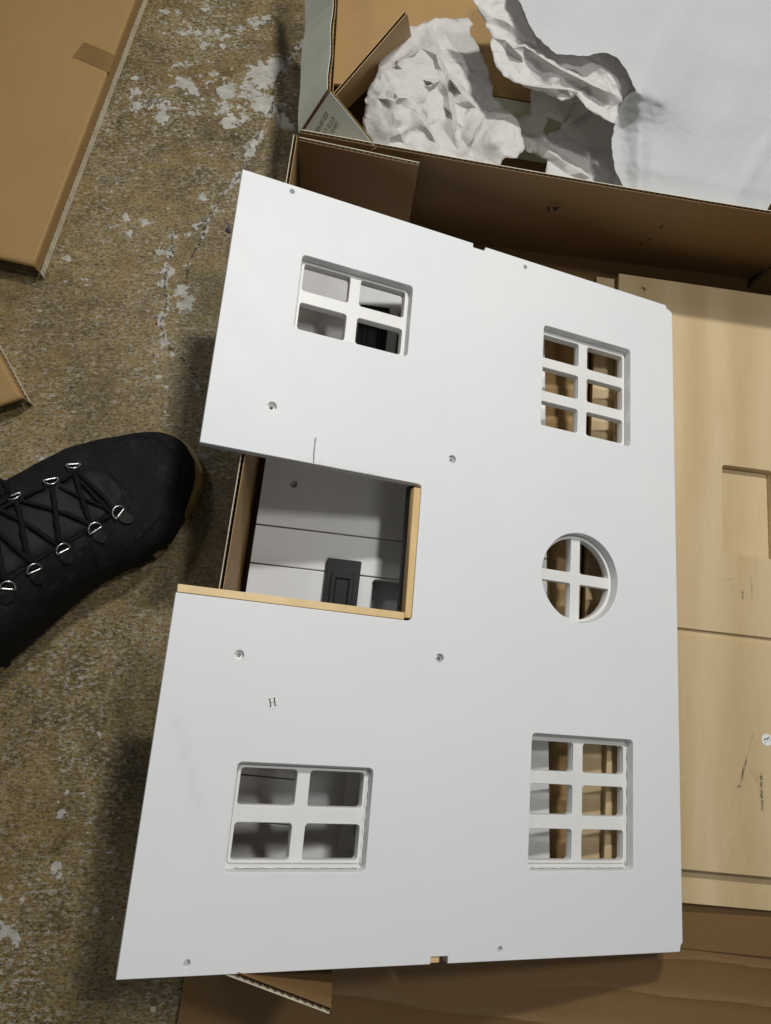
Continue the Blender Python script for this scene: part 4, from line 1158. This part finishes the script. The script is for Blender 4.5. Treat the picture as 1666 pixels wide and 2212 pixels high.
    for i, p in enumerate(rand):
        for zz, oo in ((.012, -.0015), (.034, 0), (.040, .006)):
            dcn = (m0 - p); dcn.z = 0; v.append(Vector((p.x, p.y, zz)) + dcn.normalized() * (oo - .002))
    for i in range(len(rand) - 1):
        for k in range(2): f.append((i * 3 + k, i * 3 + k + 1, i * 3 + 4 + k, i * 3 + 3 + k))
    new_obj('rubber_rand', local(mesh('rubber_rand', v, f, True)), 'rubber', so)
    # tongue between the eyelets
    def patch(nm, poly, off, mat, parent, step=6, puff=0):
        P = [Vector(p) for p in poly]
        xs = [p.x for p in P]; ys = [p.y for p in P]
        pts = list(P); ed = [(i, (i + 1) % len(P)) for i in range(len(P))]
        y = min(ys) + step
        def ins(x, y):
            c = False; j = len(P) - 1
            for i in range(len(P)):
                if (P[i].y > y) != (P[j].y > y) and x < (P[j].x - P[i].x) * (y - P[i].y) / (P[j].y - P[i].y) + P[i].x: c = not c
                j = i
            return c
        while y < max(ys):
            x = min(xs) + step
            while x < max(xs):
                if ins(x, y) and min((Vector((x, y)) - p).length for p in P) > step * .6: pts.append(Vector((x, y)))
                x += step
            y += step
        vv, _, ff, *_ = geometry.delaunay_2d_cdt(pts, ed, [], 1, 1e-5)
        out = []
        for i, p in enumerate(vv):
            dm = min((Vector(p) - q2).length for q2 in P)
            out.append(hit((p.x, p.y), off * (0 if dm < .5 else 1) + (min(dm, 20) / 20) * puff if dm >= .5 else -.0004))
        return new_obj(nm, local(mesh(nm, out, ff, True)), mat, parent)
    tg = [z5(*p) for p in ((760, 300), (900, 275), (1030, 340), (1130, 430), (1180, 540), (1130, 640), (1030, 700), (900, 790), (760, 900), (620, 975), (470, 1070), (330, 1140), (200, 1220), (40, 1310), (-60, 1380), (-100, 760), (60, 640), (200, 570), (420, 470), (600, 390))]
    patch('tongue', tg, .0008, 'tongue', e, 7, .0015)
    for pa, pb in (((840, 290), (1040, 680)), ((880, 390), (980, 345)), ((1000, 490), (1110, 450)), ((320, 750), (500, 700)), ((580, 670), (720, 610)), ((560, 700), (640, 960))):
        pts = [hit(tuple(a + (b - a) * i / 10 for a, b in zip(z5(*pa), z5(*pb))), .0014) for i in range(11)]
        new_obj('seam', local(tube_mesh('seam', pts, .0005, 5)), 'lace', e)
    # toe seam and collar seam
    toe = [z4(*p) for p in ((860, 850), (960, 858), (1040, 895), (1095, 960), (1118, 1050), (1105, 1150), (1060, 1260), (990, 1370), (910, 1450), (830, 1520), (790, 1570))]
    pts = []
    for a, b in zip(toe[:-1], toe[1:]):
        for i in range(6): pts.append(hit((a[0] + (b[0] - a[0]) * i / 6, a[1] + (b[1] - a[1]) * i / 6), .0003))
    new_obj('toe_seam', local(tube_mesh('toe_seam', pts, .0012, 6)), 'nubuck', e)
    for pl in ([(540, 1470), (580, 1560), (610, 1640), (632, 1700)], [(700, 1095), (790, 1180), (830, 1260), (800, 1310)], [(690, 1075), (790, 1160), (850, 1260)]):
        pts = []
        q2 = [z4(*p) for p in pl]
        for a, b in zip(q2[:-1], q2[1:]):
            for i in range(5): pts.append(hit((a[0] + (b[0] - a[0]) * i / 5, a[1] + (b[1] - a[1]) * i / 5), .0003))
        new_obj('seam', local(tube_mesh('seam', pts, .0008, 5)), 'tongue', e)
    # edge of the eyelet facing
    for pl in ([(1180, 640), (1000, 750), (800, 885), (640, 975), (480, 1065), (340, 1150), (130, 1300), (-20, 1400)], [(790, 290), (600, 395), (400, 480), (240, 560), (0, 680)]):
        pts = []
        q2 = [z5(*p) for p in pl]
        for a, b in zip(q2[:-1], q2[1:]):
            for i in range(5): pts.append(hit((a[0] + (b[0] - a[0]) * i / 5, a[1] + (b[1] - a[1]) * i / 5), .0006))
        new_obj('facing_edge', local(tube_mesh('facing_edge', pts, .0015, 6)), 'nubuck', e)
    # D-ring eyelets with leather tabs
    rings = [((1110, 690), (1195, 745), 1), ((890, 835), (950, 915), 1), ((580, 1025), (625, 1105), 1), ((310, 1210), (350, 1295), 1), ((75, 1375), (60, 1465), 1),
             ((700, 285), (690, 225), -1), ((490, 425), (470, 365), -1), ((150, 575), (130, 520), -1)]
    tabm = None
    for c, tb, s in rings:
        p, nn = hitn(z5(*c)); t, tn = hitn(z5(*tb))
        d = (t - p); d = (d - nn * d.dot(nn)).normalized(); sd = nn.cross(d)
        pl = []
        w = .0072
        for i in range(13):
            a = math.pi * i / 12
            pl.append(p - d * (.0075 * math.sin(a)) + sd * (w * math.cos(a)) + nn * (.0035 + .0035 * math.sin(a)))
        pl = [q2 + d * .004 for q2 in pl]
        g = new_obj('lace_ring', local(tube_mesh('lace_ring', pl, .00085, 8, True)), 'metal', e)
        bar = [p + d * .004 + sd * (w * k) + nn * .0036 for k in (-1, -.5, 0, .5, 1)]
        new_obj('ring_bar', local(tube_mesh('ring_bar', bar, .0011, 8)), 'metal', g)
        if s > 0:
            tv = []; N = 20
            for zz in (.0008, .0026):
                for i in range(N):
                    a = 2 * math.pi * i / N
                    tv.append(p + d * (.0105 + .0078 * math.cos(a)) + sd * (.0062 * math.sin(a) * (1.0 - .12 * math.cos(a))) + nn * (zz - .0020 * max(0, math.cos(a))))
            tf = [tuple(range(N, 2 * N)), tuple(range(N))[::-1]] + [(i, (i + 1) % N, N + (i + 1) % N, N + i) for i in range(N)]
            new_obj('ring_tab', local(mesh('ring_tab', tv, tf)), 'rubber', g)
    # laces
    segs = [((1090, 690), (740, 330), .0026), ((1050, 720), (700, 350), .0022), ((705, 340), (860, 800), .0026), ((490, 455), (560, 985), .0028), ((850, 810), (540, 690), .0024), ((540, 690), (210, 600), .0022),
            ((160, 590), (280, 1160), .0028), ((520, 1000), (230, 800), .0026), ((230, 800), (-60, 660), .0024), ((1070, 700), (560, 465), .0018), ((600, 410), (700, 335), .0022), ((250, 560), (410, 480), .0022),
            ((40, 1340), (-40, 900), .0028), ((300, 1170), (-40, 860), .0026), ((950, 780), (1060, 715), .0016), ((-30, 700), (190, 600), .002)]
    for a, b, r in segs:
        A_, B_ = z5(*a), z5(*b); pts = []
        for i in range(15):
            t = i / 14
            jx = .8 * math.sin(i * 1.9 + a[0])
            pts.append(hit((A_[0] + (B_[0] - A_[0]) * t + jx, A_[1] + (B_[1] - A_[1]) * t), r * .8 + .0042 * math.sin(math.pi * min(1, max(0, t))) ** .5))
        new_obj('lace', local(tube_mesh('lace', pts, r * .92, 8)), 'lace', e)
    # bow loop that hangs over the side
    lp = [at(p, z) for p, z in (((-40, 1035), .12), ((-8, 1036), .125), ((8, 1042), .125), ((17, 1056), .12), ((17, 1070), .115), ((8, 1082), .115), ((-10, 1092), .12), ((-40, 1100), .12))]
    lp2 = []
    for i in range(len(lp) - 1):
        for k in range(4): lp2.append(lp[i].lerp(lp[i + 1], k / 4))
    new_obj('lace', local(tube_mesh('lace', lp2, .0027, 8)), 'lace', e)
    # shaft and trouser leg rising beyond the picture
    c = m1 + ax * .085 - lat * .006
    def column(nm, mat, rows, parent):
        v = []; f = []; N = 28
        for zz, a, b, sh in rows:
            for i in range(N):
                q2 = 2 * math.pi * i / N
                v.append(Vector((c.x, c.y, zz)) + ax * (a * math.cos(q2) + sh) + lat * (b * math.sin(q2)))
        for r in range(len(rows) - 1):
            for i in range(N): f.append((r * N + i, r * N + (i + 1) % N, (r + 1) * N + (i + 1) % N, (r + 1) * N + i))
        f.append(tuple(range((len(rows) - 1) * N, len(rows) * N)))
        return new_obj(nm, local(mesh(nm, v, f, True)), mat, parent)
    column('shaft', 'nubuck', [(.06, .058, .040, 0), (.11, .054, .040, .006), (.15, .052, .040, .014), (.18, .052, .040, .020), (.182, .046, .036, .020)], e)
    tr = column('trouser_leg', 'trouser', [(.155, .055, .044, .026), (.20, .060, .050, .045), (.26, .064, .054, .075), (.34, .068, .058, .12), (.42, .072, .062, .17)], None)
    tr.location = e.location
    tag(tr, 'dark trouser leg above the black boot, outside the picture', 'trouser leg')
boot()

# ------------------------------------------------------------------ small litter
def litter():
    c = at((494, 489), .003)
    rs = random.Random(9)
    vs = [(rs.uniform(-.005, .005) * .7, rs.uniform(-.008, .008), rs.uniform(0, .006)) for _ in range(14)]
    me = bpy.data.meshes.new('paper_scrap'); bm = bmesh.new()
    for p in vs: bm.verts.new(p)
    bmesh.ops.convex_hull(bm, input=bm.verts); bm.to_mesh(me); bm.free()
    M['purple'] = simple('faded_purple', (.13, .075, .10), .7, .35, 200)
    o = new_obj('paper_scrap', me, 'purple'); o.location = (c.x, c.y, 0)
    tag(o, 'tiny crumpled purple scrap on the concrete at the edge of the white facade', 'scrap')
    M['red'] = simple('red_bit', (.20, .012, .015), .5, .1)
    M['chip'] = simple('chip', (.55, .50, .38), .7, .2)
    def crumb(p, r, mat, label):
        q = at(p, 0)
        bm = bmesh.new()
        for _ in range(12): bm.verts.new((rs.uniform(-r, r), rs.uniform(-r, r), rs.uniform(0, r)))
        bmesh.ops.convex_hull(bm, input=bm.verts)
        me = bpy.data.meshes.new('crumb'); bm.to_mesh(me); bm.free()
        o = new_obj('crumb', me, mat); o.location = q
        tag(o, label, 'crumb')
    crumb((338, 699), .0016, 'red', 'tiny red crumb beside the crack in the concrete')
    crumb((384, 697), .0016, 'chip', 'tiny pale crumb between the crack and the white facade')
    crumb((357, 891), .0018, 'chip', 'tiny pale crumb on bare concrete above the boot toe')
    crumb((126, 1732), .0014, 'chip', 'tiny pale crumb on the concrete left of the lower four-pane window')
    crumb((332, 2179), .0030, 'chip', 'pale paint chip on the concrete near the folded cardboard front wall')
    crumb((243, 1982), .0022, 'chip', 'pale sliver on the concrete near the lower corner of the facade')
litter()
